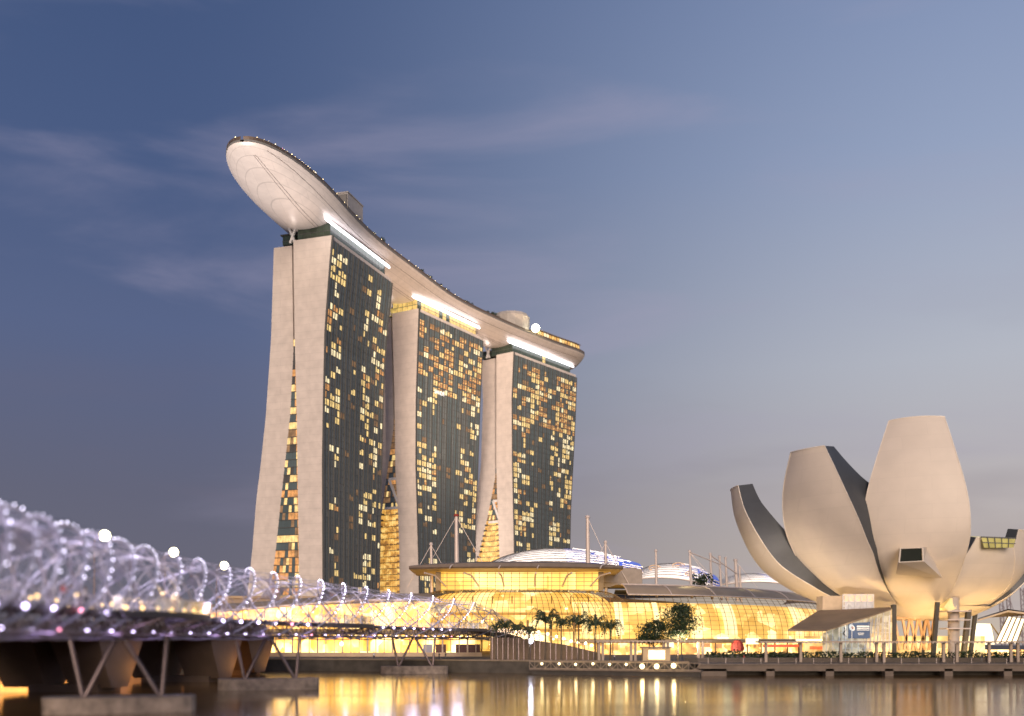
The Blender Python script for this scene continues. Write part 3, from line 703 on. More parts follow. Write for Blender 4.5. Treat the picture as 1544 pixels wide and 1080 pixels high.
m = MB(); m.face([P(905, 878, 348), P(960, 880, 352), P(960, 856, 352), P(905, 858, 348)]); m.box((36, 356, 27.4), (14, 12, 6)); m.build('plant_room', mat('plant_wall', (.3, .25, .21), .7), wing)

for u in (.3, .45, .6, .75, .88): lamp('ridge_light', wing_pt(u, -1.5, 27.0), 2200, (1, .78, .36), kind='SPOT', size=.4, target=wing_pt(u, 5, 22), angle=150, blend=.8)
# left-hand low wing and lobby behind the bridge
lw = thing('lobby_wing', 'low golden lit lobby with slim columns behind the spiral bridge', 'lobby', (-52, 290, 2.5), None)
m = MB()
prof = [(-9, 15.5), (-4, 17.0), (2, 17.8), (9, 18)]
m.grid([[Vector((x, 318 + o, z_ + (3.2 if x > -45 else 3.2 * max(0, (x + 85) / 40)))) for o, z_ in prof] for x in (-100, -90, -80, -70, -60, -50, -45, -38, -30, -24)], 0, True)
m.build('roof', roofG, lw)
m = MB(); m.tube([(x, 309, 15.4 + (3.2 if x > -45 else 3.2 * max(0, (x + 85) / 40))) for x in (-100, -85, -70, -57, -45, -38, -30, -24)], .4, 6); m.build('roof_edge', pink_steel, lw)
m = MB(); m.face([(-100, 300, 2.4), (-10, 300, 2.4), (-10, 300, 8.2), (-100, 300, 8.2)]); m.face([(-100, 311, 8), (-24, 311, 8), (-24, 311, 18.4), (-100, 311, 15.6)]); m.build('lit_interior', glow_wall('lobby_glow', (.6, .27, .03), (1.6, .78, .12), (2.6, 1.9, .8), .13, 1.7, (1, 1, .8), 21), lw)
m = MB(); m.slab3([(-104, 288, 8.4), (-8, 288, 8.4), (-8, 312, 9.6), (-104, 312, 9.6)], (0, 0, 1), .7); m.build('porch_roof', tanRoof, lw)
for i in range(26):
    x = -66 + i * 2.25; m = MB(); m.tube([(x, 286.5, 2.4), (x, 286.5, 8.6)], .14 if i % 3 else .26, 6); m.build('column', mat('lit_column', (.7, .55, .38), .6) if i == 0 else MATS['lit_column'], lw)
for i in range(12):
    x = -98 + i * 6.4; m = MB(); m.tube([(x, 310.6, 8.2), (x, 310.6, 16.5)], .12, 4); m.build('mullion', mullM, lw)
m = MB()
for x0, x1, c_ in ((-20.6, -17.8, 0), (-15.2, -8.6, 0), (-24, -21.5, 1)): m.box(((x0 + x1) / 2, 286.6, 4.2), (x1 - x0, .3, 3.2), c_)
m.build('doorway', [mat('maroon_door', (.10, .035, .025), .6), mat('bluish_door', (.35, .35, .42), .5)], lw)
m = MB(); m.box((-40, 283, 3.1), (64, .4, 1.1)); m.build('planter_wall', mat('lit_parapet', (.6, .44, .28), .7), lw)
for x, e in ((-78, 2500), (-62, 3500), (-46, 2500), (-30, 1800), (-16, 1200)): lamp('lobby_light', (x, 294, 7.6), e, (1, .62, .22), kind='SPOT', size=1.0, target=(x, 298, 2.5), angle=130, blend=.7)
# podium block behind everything, hiding the feet of the towers
pod = thing('podium', 'long brown podium block behind the glass halls', 'building', (0, 420, 2.5))
m = MB(); m.prism([(-95, 345), (30, 356), (60, 400), (90, 470), (90, 520), (-95, 480)], 2.4, 20.5); m.build('wall', mat('podium_wall', (.26, .2, .16), .7), pod)
m = MB(); m.prism([(-96, 344), (31, 355), (61, 399), (91, 469), (91, 521), (-96, 481)], 20.5, 21.3); m.build('roof', roofG, pod)

# ------------------------------------------------------------------ louvred shell roofs
def shell(label, xl, xr, d0, depth, ztip, zpk, zbase, nstr, seed, logo=False, drop=3.0):
    root = thing('shell_roof', label, 'roof', ((xl + xr) / 2, d0, 20), 'white louvred shell roofs behind the halls')
    def sf(u, v):       # u along, v from low front edge to the crown
        arch = math.sin(math.pi * (u ** .72) * .86) ** .9 if u > 0 else 0
        zl = zbase + (ztip - zbase) * (1 - u) + 1.3 * math.sin(math.pi * u) - drop * u * u
        zh = ztip + (zpk - ztip) * arch
        th = v * math.pi / 2
        return Vector((xl + (xr - xl) * u, d0 + depth * (1 - math.cos(th)) + 6 * (2 * u - 1) ** 2, zl + (max(zh, zl + .2) - zl) * math.sin(th)))
    m = MB(); m.grid([[sf(i / 30, j / 10) + Vector((0, .5, -.15)) for j in range(11)] for i in range(31)], lambda a, b_: 1 if a > 15 else 0, True)
    m.build('lining', [mat('shell_lining', (.42, .36, .31), .6), blueM], root)
    rr = random.Random(seed); m = MB()
    for j in range(nstr):
        v0 = j / nstr; v1 = (j + 1) / nstr; ue = 1.0 - .42 * (j / nstr) ** .7 - (.07 if j % 2 else .02)
        rows = []
        for i in range(27):
            u = ue * i / 26; a = sf(u, v0); b_ = sf(u, v1); lift = (b_ - a) * .93
            rows.append([a + Vector((0, -.55, .1)), a + lift + Vector((0, -.05, .0)), a + lift + Vector((0, .3, -.15))])
        m.grid(rows, 0, False)
        for e in range(3):     # louvres carried on past the skin over the blue end
            u0 = ue + .02; u1 = min(1.0, ue + .12 + .05 * rr.random())
            if e == 0 and u1 > u0: m.beam(sf(u0, v0 + .02) + Vector((0, -.7, .2)), sf(u1, v0 + .02) + Vector((0, -.9, .3)), .5, .35)
    m.build('louvre_skin', shellM, root)
    m = MB(); m.tube([sf(i / 30, 0) + Vector((0, -.4, -.2)) for i in range(31)], .35, 6); m.build('edge_beam', pink_steel, root)
    if logo:
        for u, v, s in ((.25, .45, 1.5), (.52, .5, 1.6), (.62, .2, 1.2)):
            c_ = sf(u, v) + Vector((0, -1.0, .3)); m = MB()
            m.tube([c_ + Vector((math.cos(t_ * .5) * s * 1.6, -.1, math.sin(t_ * .5) * s * .7)) for t_ in range(11)], .16, 5)
            m.tube([c_ + Vector((-s, -.1, -.1)), c_ + Vector((s, -.1, .3))], .14, 5)
            m.build('painted_mark', mat('gold_mark', (.55, .33, .15), .6) if 'gold_mark' not in MATS else MATS['gold_mark'], root)
    return root
shell('largest white louvred shell roof, arching just above the dark canopy', -12.2, 47, 375, 26, 32.2, 41.2, 34.2, 11, 1)
shell('middle white shell roof carrying faint gold marks, blue stepped end behind masts', 49.5, 86, 430, 24, 32.0, 39.5, 31.5, 9, 2, True, 4.5)
shell('smallest white shell roof, low behind the lotus petal', 98, 134, 490, 22, 33, 38.8, 33.5, 8, 3, False, 2)
for x_, y_, z_, e_ in ((-4, 366, 47, 15000), (12, 368, 52, 22000), (28, 368, 51, 22000), (44, 372, 46, 12000), (58, 420, 48, 17000), (74, 420, 48, 15000), (108, 480, 47, 13000), (122, 480, 47, 13000)): lamp('mast_light', (x_, y_, z_), e_ * .75, (1, .88, .78), kind='SPOT', size=.5, target=(x_ + 3, y_ + 26, 30), angle=120, blend=.8)

# ------------------------------------------------------------------ masts
MAST = [(650, 822, 884, 341, 'short pale mast left of the canopy, beside the middle tower'), (688, 779, 856, 348, 'pale mast with red cap in front of the middle tower'),
        (886, 781, 856, 356, 'tallest pale mast, in front of the largest shell roof'), (913, 819, 880, 352, 'thin mast at the blue end of the largest shell'),
        (989, 832, 882, 372, 'lone slender mast in front of the middle shell'), (1040, 833, 884, 385, 'mast where the blue louvre end and the dark shrub meet'),
        (1071, 837, 886, 392, 'leaning mast just right of the dark rooftop shrub'), (1085, 841, 887, 402, 'first of two close thin masts right of the leaning one'),
        (1094, 843, 887, 408, 'second of two close thin masts right of the leaning one'), (1109, 846, 888, 414, 'thick mast left of the smallest shell roof'), (1115, 857, 888, 420, 'shortest mast, tight against the thick one')]
tops = []
for i, (px, y0, y1, d0, lab) in enumerate(MAST):
    a = P(px + (3 if i > 4 else 1), y1, d0); b_ = P(px, y0, d0); a.z = min(a.z, 22)
    root = thing('roof_mast', lab, 'mast', a, 'pale masts along the mall roof')
    r0 = .75 if i in (1, 2, 9) else .5
    m = MB(); m.tube([a, a.lerp(b_, .5), b_], [r0, r0, r0 * .75], 8); m.build('pole', pink_steel, root)
    m = MB(); m.tube([b_, b_ + Vector((0, 0, .8))], [r0 * 1.3, r0 * .9], 8); m.build('cap', redM if i == 1 else pink_steel, root)
    if i in (0, 1, 2, 3, 5, 6, 9):
        w2 = 9 if i != 1 else 15
        for sx in ((-1, 1) if i in (0, 1, 3) else (1,)):
            m = MB(); m.tube([b_, P(px + sx * w2 * (3.0 if i == 1 else 4.0), y1 + 2, d0 - 4)], .10, 4); m.build('stay_cable', pink_steel, root)
    tops.append(b_)
m = MB(); m.tube([tops[5], P(1088, 852, 395)], .22, 4); m.tube([tops[6], P(1112, 866, 402)], .22, 4); m.tube([tops[5], P(1072, 868, 385)], .12, 4)
tag(m.build('tie_cable', pink_steel), 'pale tie cables sloping from mast top to mast top above the long vault', 'cable')

# rooftop shrub
root = thing('shrub', 'dark rounded shrub on the mall roof between two masts', 'shrub', P(1062, 884, 392))
m = MB(); leaf_cloud(m, P(1062, 875, 390), (4.2, 3, 2.4), 420, .5, random.Random(8)); m.build('foliage', [leafD, leafM], root)
m = MB(); m.tube([P(1062, 888, 391), P(1062, 878, 391)], .25, 5); m.build('stem', barkM, root)

# ------------------------------------------------------------------ lotus museum
MC = Vector((101, 262, 0))
museum = thing('lotus_museum', 'beige lotus shaped museum of upswept petals on dark columns', 'museum', (101, 262, 2.5))
def petal(th, outer, width, thick, lim=18.6, nm='petal', capglass=None, asym=0):
    """outer: (r, z) spine of the outer skin; width: (z, half width); thick: (z, depth of the side wall)"""
    dr = Vector((-math.sin(R(th)), -math.cos(R(th)), 0)); sd = Vector((dr.y, -dr.x, 0))    # sd points to the viewer's left of the petal when it faces us
    cp = catmull([(r, 0, z_) for r, z_ in outer], 6)
    n_ = len(cp); NW = 12
    skin = []; inner = []
    wc = catmull([(a, b2, 0) for a, b2 in width], 8); wcurve = lambda z_: interp(z_, [q_.x for q_ in wc], [q_.y for q_ in wc])
    for i, q in enumerate(cp):
        r, z_ = q.x, q.z
        t_ = (cp[min(i + 1, n_ - 1)] - cp[max(i - 1, 0)]); t_.normalize()
        nr = Vector((-t_.z, 0, t_.x))            # inward and up, in the (r, z) plane
        if nr.x > 0: nr = -nr
        hwid = min(wcurve(z_), max(.3, r * math.tan(R(lim))))
        tk = interp(z_, [a for a, _ in thick], [b2 for _, b2 in thick])
        row = []
        for k in range(NW + 1):
            v = -1 + 2 * k / NW; bul = hwid * .16 * (v * v)      # skin bows outward in the middle
            row.append(MC + dr * (r + nr.x * bul) + sd * (v * hwid) + Vector((0, 0, z_ + nr.z * bul)))
        skin.append(row)
        irow = []
        for k in range(NW + 1):
            v = -1 + 2 * k / NW; iw = hwid * .93
            irow.append(MC + dr * (r + nr.x * (tk + hwid * .16)) + sd * (v * iw) + Vector((0, 0, z_ + nr.z * (tk + hwid * .16) )))
        inner.append(irow)
    root = MB(); root.grid(skin, 0, True)
    po = root.build(nm, petalM, museum)
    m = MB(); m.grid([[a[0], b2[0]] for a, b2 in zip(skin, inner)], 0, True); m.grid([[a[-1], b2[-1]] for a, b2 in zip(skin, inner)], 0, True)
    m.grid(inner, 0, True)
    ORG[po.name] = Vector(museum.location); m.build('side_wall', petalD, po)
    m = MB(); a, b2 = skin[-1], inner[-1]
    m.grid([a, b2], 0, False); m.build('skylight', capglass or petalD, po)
    m = MB(); m.tube(a, .16, 4); m.tube([r_[0] for r_ in skin[10:]], .13, 4); m.tube([r_[-1] for r_ in skin[10:]], .13, 4); m.build('edge_trim', mat('petal_edge', (.7, .62, .53), .5) if 'petal_edge' not in MATS else MATS['petal_edge'], po)
    return po, skin
skyl = mat('skylight_lit', (.2, .18, .05), .3, 0, .3, .3, emis=(.55, .43, .14), es=.9)
petal(23, [(2, 12.3), (12, 13.4), (20, 16.4), (27, 21.5), (31.5, 27), (33.6, 34), (33.4, 44), (31.6, 51.5), (30, 56.3)],
      [(12, 10.6), (26, 10.9), (34, 10.9), (40, 10.1), (48, 8.1), (56.3, 5.75)], [(12, 3), (30, 8), (45, 5), (58, 2.6)])
petal(58, [(2, 12.4), (12, 13.4), (20, 15.8), (27, 19.8), (32.5, 25), (37, 32), (40, 41), (40.9, 50.2)],
      [(12, 11), (25, 11), (33, 10.8), (42, 8.5), (50.2, 5.0)], [(12, 3), (20, 8), (28, 11.5), (36, 11), (44, 7), (51, 3.0)])
petal(93, [(2, 12.5), (12, 13.3), (20, 14.9), (27, 17.2), (33.5, 20.8), (38.3, 24.6), (42.0, 30), (45.3, 37.8), (46.4, 44.6)],
      [(12, 10), (22, 10), (30, 9.5), (44.6, 5.2)], [(12, 2.5), (20, 5), (30, 6.2), (44.6, 3.6)])
petal(-15, [(2, 12.3), (12, 13.6), (18, 16.2), (22.5, 20), (25.5, 25), (26.6, 29.6)],
      [(12, 8.4), (18, 8.6), (24, 7.0), (29.6, 4.6)], [(12, 3), (22, 4), (30, 3.6)], lim=24, capglass=skyl)
petal(-50, [(2, 12.3), (12, 13.6), (17, 16.4), (21, 20), (24, 25), (25.2, 32)],
      [(12, 8), (20, 8.5), (26, 8), (32, 6.5)], [(12, 2), (22, 3), (32, 2.5)], lim=22)
petal(-84, [(2, 12.3), (12, 13.3), (17, 15.3), (21, 18.4), (25, 22.8), (27.5, 27)], [(12, 9), (20, 9.5), (27, 7.5)], [(12, 2), (27, 3)], lim=26)
m = MB()          # underside bowl that gathers the petals
rows = []
for r, z_ in ((.2, 11.6), (6, 11.8), (12, 12.9), (16, 14.9)):
    rows.append([MC + Vector((math.cos(2 * math.pi * j / 48) * r, math.sin(2 * math.pi * j / 48) * r, z_)) for j in range(48)])
m.grid(rows, 0, True, True); m.build('bowl', petalM, museum)
# window box with a slanted hood on the front petal
wb = Vector((P(1374, 836, 224.6)))
m = MB()
fx = [P(1355, 848.5, 225.4), P(1393, 846.5, 225.4), P(1392, 825.5, 225.4), P(1357, 826.5, 225.4)]
bk = [P(1351, 866, 232), P(1421, 872, 233), P(1399, 825, 234), P(1357, 826.5, 234)]
for a, b2 in ((0, 1), (1, 2), (2, 3), (3, 0)): m.face([fx[a], fx[b2], bk[b2], bk[a]])
ins = [p_.lerp(sum(fx, Vector()) / 4, .10) for p_ in fx]
for a, b2 in ((0, 1), (1, 2), (2, 3), (3, 0)): m.face([fx[a], fx[b2], ins[b2], ins[a]])
o = m.build('window_box', petalM, museum); ORG[o.name] = Vector(museum.location)
m = MB(); m.face([p_ + Vector((0, .35, 0)) for p_ in ins]); m.build('pane', mat('dark_pane', (.012, .016, .012), .45, spec=.1), o)
# skylight bars on the short petal
m = MB()
for t_ in (.2, .4, .6, .8):
    m.beam(P(1478 + 54 * t_, 810.5, 234.5), P(1482 + 48 * t_, 826, 233.6), .18, .18)
m.beam(P(1481, 818, 234), P(1531, 820, 234), .18, .18)
m.beam(P(1479, 810, 235.2), P(1532, 812, 235.2), .3, .3)
m.build('skylight_bar', dark_frame, museum)
m = MB(); m.face([P(1480, 811, 234.8), P(1531, 813, 234.8), P(1528, 826, 234), P(1484, 826, 234)]); m.build('skylight_pane', skyl, museum)
# columns
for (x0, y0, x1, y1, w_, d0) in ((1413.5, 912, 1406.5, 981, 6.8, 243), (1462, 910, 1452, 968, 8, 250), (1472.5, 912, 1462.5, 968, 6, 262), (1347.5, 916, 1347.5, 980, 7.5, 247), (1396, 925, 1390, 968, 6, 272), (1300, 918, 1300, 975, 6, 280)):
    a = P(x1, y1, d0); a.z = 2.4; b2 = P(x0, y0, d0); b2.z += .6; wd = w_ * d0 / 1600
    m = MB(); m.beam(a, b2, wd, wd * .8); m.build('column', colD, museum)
m = MB(); a = P(1438, 968, 240); a.z = 2.4; m.tube([a, P(1438, 903, 244)], 1.25, 10); m.build('lift_shaft', mat('lift_shaft', (.45, .38, .32), .5), museum)
m = MB(); fn = [P(1433, 902, 243), P(1442, 902, 243), P(1442, 918, 242), P(1431, 922, 242), P(1423, 916, 243)]; m.slab3(fn, (0, 1, 0), 3); m.build('lift_head', mat('lift_head', (.7, .55, .3), .5, emis=(.8, .55, .16), es=.6), museum)
for y_ in (922, 935, 948): 
    m = MB(); m.box(P(1440, y_, 241), (5.2, 5, .25)); m.build('landing', pink_steel, museum)
m = MB()
for k in range(9):
    xa = 1357 + k * 6.2; a = P(xa, 980, 256); b2 = P(xa + (9 if k % 2 else -9), 930, 256); m.beam(a, b2, .55, .55)
m.beam(P(1350, 930, 256), P(1412, 930, 256), 1, 1.3)
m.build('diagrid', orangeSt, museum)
m = MB(); m.box((98, 272, 5.2), (46, 1, 5.6)); m.build('glass_base', glow_wall('base_glow', (.4, .2, .05), (.95, .6, .2), (1.4, 1.15, .6), .2, 1.0, (1, 1, 1), 30), museum)
for (x, y, e) in ((84, 238, 11000), (98, 246, 8000), (112, 244, 11000), (72, 256, 9000), (128, 262, 7000), (101, 268, 5000)): lamp('uplight', (x, y, 2.9), e * .85, (1, .64, .26), kind='SPOT', size=1.2, target=(x + (101 - x) * .25, y + (262 - y) * .35, 14), angle=150, blend=.6)

for T_, u_, zt_ in ((TOWERS[1], 40, 100), (TOWERS[2], 42, 95)):
    lamp('fin_floodlight', T_['at'](-70, u_ - 12, 23.5), 330000, (1, .82, .70), kind='SPOT', size=1.5, target=T_['at'](0, u_ - 8, zt_), angle=70, blend=1)
lamp('petal_floodlight', (34, 221, 3.2), 90000, (1, .80, .60), kind='SPOT', size=1.0, target=(66, 254, 30), angle=80, blend=1)
# entrance pavilion of the museum
ent = thing('entrance_pavilion', 'glass entrance with tan sloping roof beneath the lotus petals', 'pavilion', (76, 236, 2.5))
m = MB(); top = [P(1188, 952, 231), P(1234, 923, 243), P(1340, 918, 240), P(1344, 920, 232), P(1247, 952, 226)]
m.slab3(top, (0, 0, 1), .35); m.build('roof', tanRoof, ent)
m = MB(); m.face([P(1246, 952, 227), P(1342, 921, 233), P(1342, 985, 233), P(1262, 985, 227)]); m.build('glass', pane('pavilion_pane', (.75, .85, .98), .2), ent)
m = MB(); m.face([P(1240, 955, 236), P(1345, 918, 243), P(1345, 990, 243), P(1240, 990, 236)]); m.build('lit_interior', glow_wall('pavilion_glow', (.10, .09, .08), (.42, .33, .2), (1.0, .8, .5), .35, .8, (1, 1, 1), 40), ent)
m = MB()
for k in range(11):
    t_ = k / 10; a = P(1246 + 96 * t_, 952 - 31 * t_, 227 + 6 * t_); b2 = Vector((a.x, a.y, 2.6)); m.beam(a, b2, .1, .1)
for y_ in (3.6, 5.2, 6.9, 8.6, 10.4):
    m.beam(P(1258, 965, 227.2) * 1 if False else Vector(((1252 - 772) / 1600 * 227.4, 227.4, y_)) if y_ < 8 else Vector(((1252 + (y_ - 8) * 24 - 772) / 1600 * 229, 229, y_)), Vector(((1342 - 772) / 1600 * 233, 232.9, y_)), .08, .08)
for k in range(7): m.beam(P(1305 + k * 6, 978, 231), P(1311 + k * 5, 934 - k, 232), .14, .14)
m.build('glazing_bar', white_steel, ent)
m = MB(); m.box(P(1252, 913, 246), (5, 5, 4.2)); m.build('chimney_block', mat('block_tan', (.5, .38, .26), .7), ent)
lat = thing('lattice_box', 'pale glazed lattice box between sloping roof and museum belly', 'box', P(1302, 922, 243))
m = MB()
for k in range(6):
    x = 1271 + k * 9.2; m.beam(P(x, 923, 243), P(x, 896, 243), .2, .2)
    if k < 5: m.beam(P(x, 908 if k % 2 else 922, 242.9), P(x + 9.2, 922 if k % 2 else 908, 242.9), .14, .14); m.beam(P(x, 897 if k % 2 else 907, 242.9), P(x + 9.2, 907 if k % 2 else 897, 242.9), .12, .12)
for y_ in (897, 907.5, 914, 922.5): m.beam(P(1270, y_, 243), P(1318, y_, 243), .2, .2)
m.build('frame', white_steel, lat)
m = MB(); m.face([P(1270, 923, 243.6), P(1318, 923, 243.6), P(1318, 907.5, 243.6), P(1270, 907.5, 243.6)], 0); m.face([P(1270, 907.5, 243.6), P(1318, 907.5, 243.6), P(1318, 896, 243.6), P(1270, 896, 243.6)], 1)
m.build('pane', [mat('frosted_pane', (.5, .48, .48), .5, emis=(.30, .28, .30), es=.7), mat('peach_pane', (.7, .5, .36), .5, emis=(.75, .45, .25), es=.8)], lat)
# exhibition banner behind the glass
ban = thing('exhibition_banner', 'dark blue exhibition banner with white oval emblem and lines of print', 'banner', P(1290, 965, 229))
m = MB(); m.slab3([P(1279, 963, 229.6), P(1312, 963, 229.6), P(1312, 938, 229.6), P(1279, 940, 229.6)], (0, 1, 0), .12); m.build('cloth', mat('banner_blue', (.06, .085, .14), .7, emis=(.03, .045, .08), es=1, var=.1), ban)
m = MB()
ov = [P(1284.5 + 4.2 * math.cos(t_ * .5) + 1.4 * math.sin(t_ * .5), 946.6 + 5.2 * math.sin(t_ * .5), 229.5) for t_ in range(13)]; m.face(ov, 0)
m.face([p_.lerp(P(1285.5, 946.5, 229.45), .55) + Vector((0, -.04, 0)) for p_ in ov], 1)
for (x0, x1, y_, h_) in ((1292, 1311, 943.5, 2.4), (1292, 1311, 947, 1.4), (1292, 1311, 949.6, 1.0), (1293.5, 1303, 954.5, .8), (1294, 1302, 956.6, .8)): m.face([P(x0, y_ + h_, 229.5), P(x1, y_ + h_, 229.5), P(x1, y_, 229.5), P(x0, y_, 229.5)], 0)
m.build('print', [mat('banner_print', (.7, .66, .6), .7, emis=(.55, .5, .42), es=.7), redM], ban)
ban2 = thing('swirl_banner', 'narrow pale banner with a dark swirl, beside the blue banner', 'banner', P(1274, 965, 229))
m = MB(); m.slab3([P(1270, 963, 229.4), P(1278, 963, 229.4), P(1278, 944, 229.4), P(1270, 946, 229.4)], (0, 1, 0), .1); m.build('cloth', mat('banner_pale', (.5, .46, .4), .7, emis=(.3, .27, .22), es=.8), ban2)
m = MB(); m.tube([P(1272 + 3.2 * math.sin(k * .9) * .6 + 1.5, 947 + k * 1.5, 229.2) for k in range(10)], .14, 5); m.build('print', dkwall, ban2)
lamp('pavilion_light', P(1290, 940, 224), 900, (1, .85, .65), kind='SPOT', size=.6, target=P(1295, 962, 236), angle=120)

# ------------------------------------------------------------------ helix bridge
HP = catmull([(-30, 44, 0), (-33.6, 58, 0), (-36, 73, 0), (-37.3, 90, 0), (-38, 106, 0), (-37.7, 123, 0), (-35.8, 141, 0), (-33, 158, 0), (-30.3, 174, 0), (-27, 191, 0), (-23.4, 208, 0), (-19.4, 225, 0), (-15, 243, 0), (-11, 257, 0), (-4.5, 277, 0), (1, 292, 0)], 8)
hl = [0]
for i in range(1, len(HP)): hl.append(hl[-1] + (HP[i] - HP[i - 1]).length)
HL = hl[-1]
def hp(s):
    s = max(0, min(HL - 1e-4, s))
    lo = 0
    for i in range(1, len(hl)):
        if s <= hl[i]: lo = i; break
    t_ = (s - hl[lo - 1]) / (hl[lo] - hl[lo - 1]); q = HP[lo - 1].lerp(HP[lo], t_); a = (HP[min(lo + 1, len(HP) - 1)] - HP[max(lo - 2, 0)]).normalized()
    return q, a, Vector((a.y, -a.x, 0))
CZ = 11.75
def hr(s):
    e = HL - s; return 4.7 if e > 36 else 4.7 - 2.2 * ((36 - e) / 36) ** 1.3
def hz(s):
    e = HL - s; return CZ if e > 36 else CZ - 3.4 * ((36 - e) / 36) ** 1.6
# where the tubes crest along the bridge, read off the picture and smoothed
cx = [2, 46, 89, 128, 170, 212, 252, 296, 337, 373, 409, 445, 480, 515, 549.5, 584, 618.5, 652, 684]
sc = []
for px in cx:
    best = min((abs(772 + hp(s_ * .25)[0].x / hp(s_ * .25)[0].y * 1600 - px), s_ * .25) for s_ in range(60, int(HL / .25)) if hp(s_ * .25)[0].y < 268)
    sc.append(best[1])
for _ in range(2): sc = [sc[0]] + [(sc[i - 1] + 2 * sc[i] + sc[i + 1]) / 4 for i in range(1, len(sc) - 1)] + [sc[-1]]
def kidx(s):
    if s <= sc[0]: return (s - sc[0]) / (sc[1] - sc[0])
    if s >= sc[-1]: return len(sc) - 1 + (s - sc[-1]) / (sc[-1] - sc[-2])
    for i in range(1, len(sc)):
        if s <= sc[i]: return i - 1 + (s - sc[i - 1]) / (sc[i] - sc[i - 1])
def hpos(s, phi, k=1.0):
    q, a, r = hp(s); rad = hr(s) * k
    return Vector((q.x, q.y, hz(s))) + Vector((0, 0, 1)) * math.cos(phi) * rad - r * math.sin(phi) * rad
bridge = thing('helix_bridge', 'curving double spiral steel footbridge strung with violet white lights', 'bridge', (-33, 158, 0))
SA, SB = 2, HL - 3
NS = int((SB - SA) / .8)
sl = [SA + (SB - SA) * i / NS for i in range(NS + 1)]
end_lit = sc[-1] + 9
for j in range(6):
    m = MB(); m.tube([hpos(s, 2 * math.pi / 6 * (kidx(s) - j)) for s in sl], .115, 6); m.build('outer_spiral_tube', tubeM, bridge)
for j in range(5):
    m = MB(); m.tube([hpos(s, -2 * math.pi / 5 * (kidx(s) * 5 / 6 - j) + .4, .80) for s in sl], .075, 6); m.build('inner_spiral_tube', tubeM, bridge)
m = MB(); ra = random.Random(2)
s = SA + 1
step = 1.7
while s < SB - 2:
    for j in range(6):
        f0 = 2 * math.pi / 6 * (kidx(s) - j); a = hpos(s, f0)
        for ds in (-2.0, 2.0):
            best = min(range(5), key=lambda q_: (hpos(s + ds, -2 * math.pi / 5 * (kidx(s + ds) * 5 / 6 - q_) + .4, .80) - a).length)
            b2 = hpos(s + ds, -2 * math.pi / 5 * (kidx(s + ds) * 5 / 6 - best) + .4, .80)
            if (a - b2).length < 5.2: m.tube([a, b2], .022, 4, 0, False)
    s += step
m.build('strut_rods', tubeM, bridge)
m = MB(); s = SA + 1
while s < SB - 4:       # tie rods from crest to crest
    for j in range(6):
        f0 = 2 * math.pi / 6 * (kidx(s) - j); f1 = 2 * math.pi / 6 * (kidx(s + 4.8) - j - 1)
        if math.cos(f0) > -.5: m.tube([hpos(s, f0), hpos(s + 4.8, f1)], .036, 4, 0, False)
    s += 3.2
m.build('tie_rods', tubeM, bridge)
for k in range(len(sc)):      # hoops at the crests
    m = MB(); m.tube([hpos(sc[k], 2 * math.pi * t_ / 28, .80) for t_ in range(29)], .05, 4, 0, False); m.build('hoop', tubeM, bridge)
# lower truss
m = MB()
for off in (-2.9, 2.9):
    m.tube([Vector((*(hp(s)[0] + hp(s)[2] * off).xy, hz(s) - 4.2 * hr(s) / 4.7)) for s in sl], .17, 6)
s = SA
while s < SB - 3:
    for off in (-2.9, 2.9):
        a = Vector((*(hp(s)[0] + hp(s)[2] * off).xy, hz(s) - 4.2 * hr(s) / 4.7)); b2 = Vector((*(hp(s + 1.7)[0] + hp(s + 1.7)[2] * off).xy, hz(s) - 2.3 * hr(s) / 4.7)); c2 = Vector((*(hp(s + 3.4)[0] + hp(s + 3.4)[2] * off).xy, hz(s) - 4.2 * hr(s) / 4.7))
        m.tube([a, b2, c2], .07, 4, 0, False)
    m.tube([Vector((*(hp(s)[0] + hp(s)[2] * -2.9).xy, hz(s) - 4.2 * hr(s) / 4.7)), Vector((*(hp(s + 1.7)[0] + hp(s + 1.7)[2] * 2.9).xy, hz(s) - 4.2 * hr(s) / 4.7))], .07, 4, 0, False)
    s += 3.4
m.build('lower_truss', tubeD, bridge)
DZ = 9.5
def dz(s): return hz(s) - 2.25 * hr(s) / 4.7
m = MB(); m.grid([[Vector((*(hp(s)[0] + hp(s)[2] * o_).xy, dz(s) + z_)) for o_, z_ in ((-3, -.35), (-3.1, .1), (3.1, .1), (3, -.35))] for s in sl], 0, False, True); m.build('deck', deckD, bridge)
m = MB()
for off in (-3, 3):
    for zz in (.5, 1.15): m.tube([Vector((*(hp(s)[0] + hp(s)[2] * off).xy, dz(s) + zz)) for s in sl], .04, 4, 0, False)
    for k in range(0, len(sl), 2): s = sl[k]; q = (hp(s)[0] + hp(s)[2] * off); m.tube([Vector((q.x, q.y, dz(s))), Vector((q.x, q.y, dz(s) + 1.2))], .035, 4, 0, False)
m.build('handrail', tubeM, bridge)
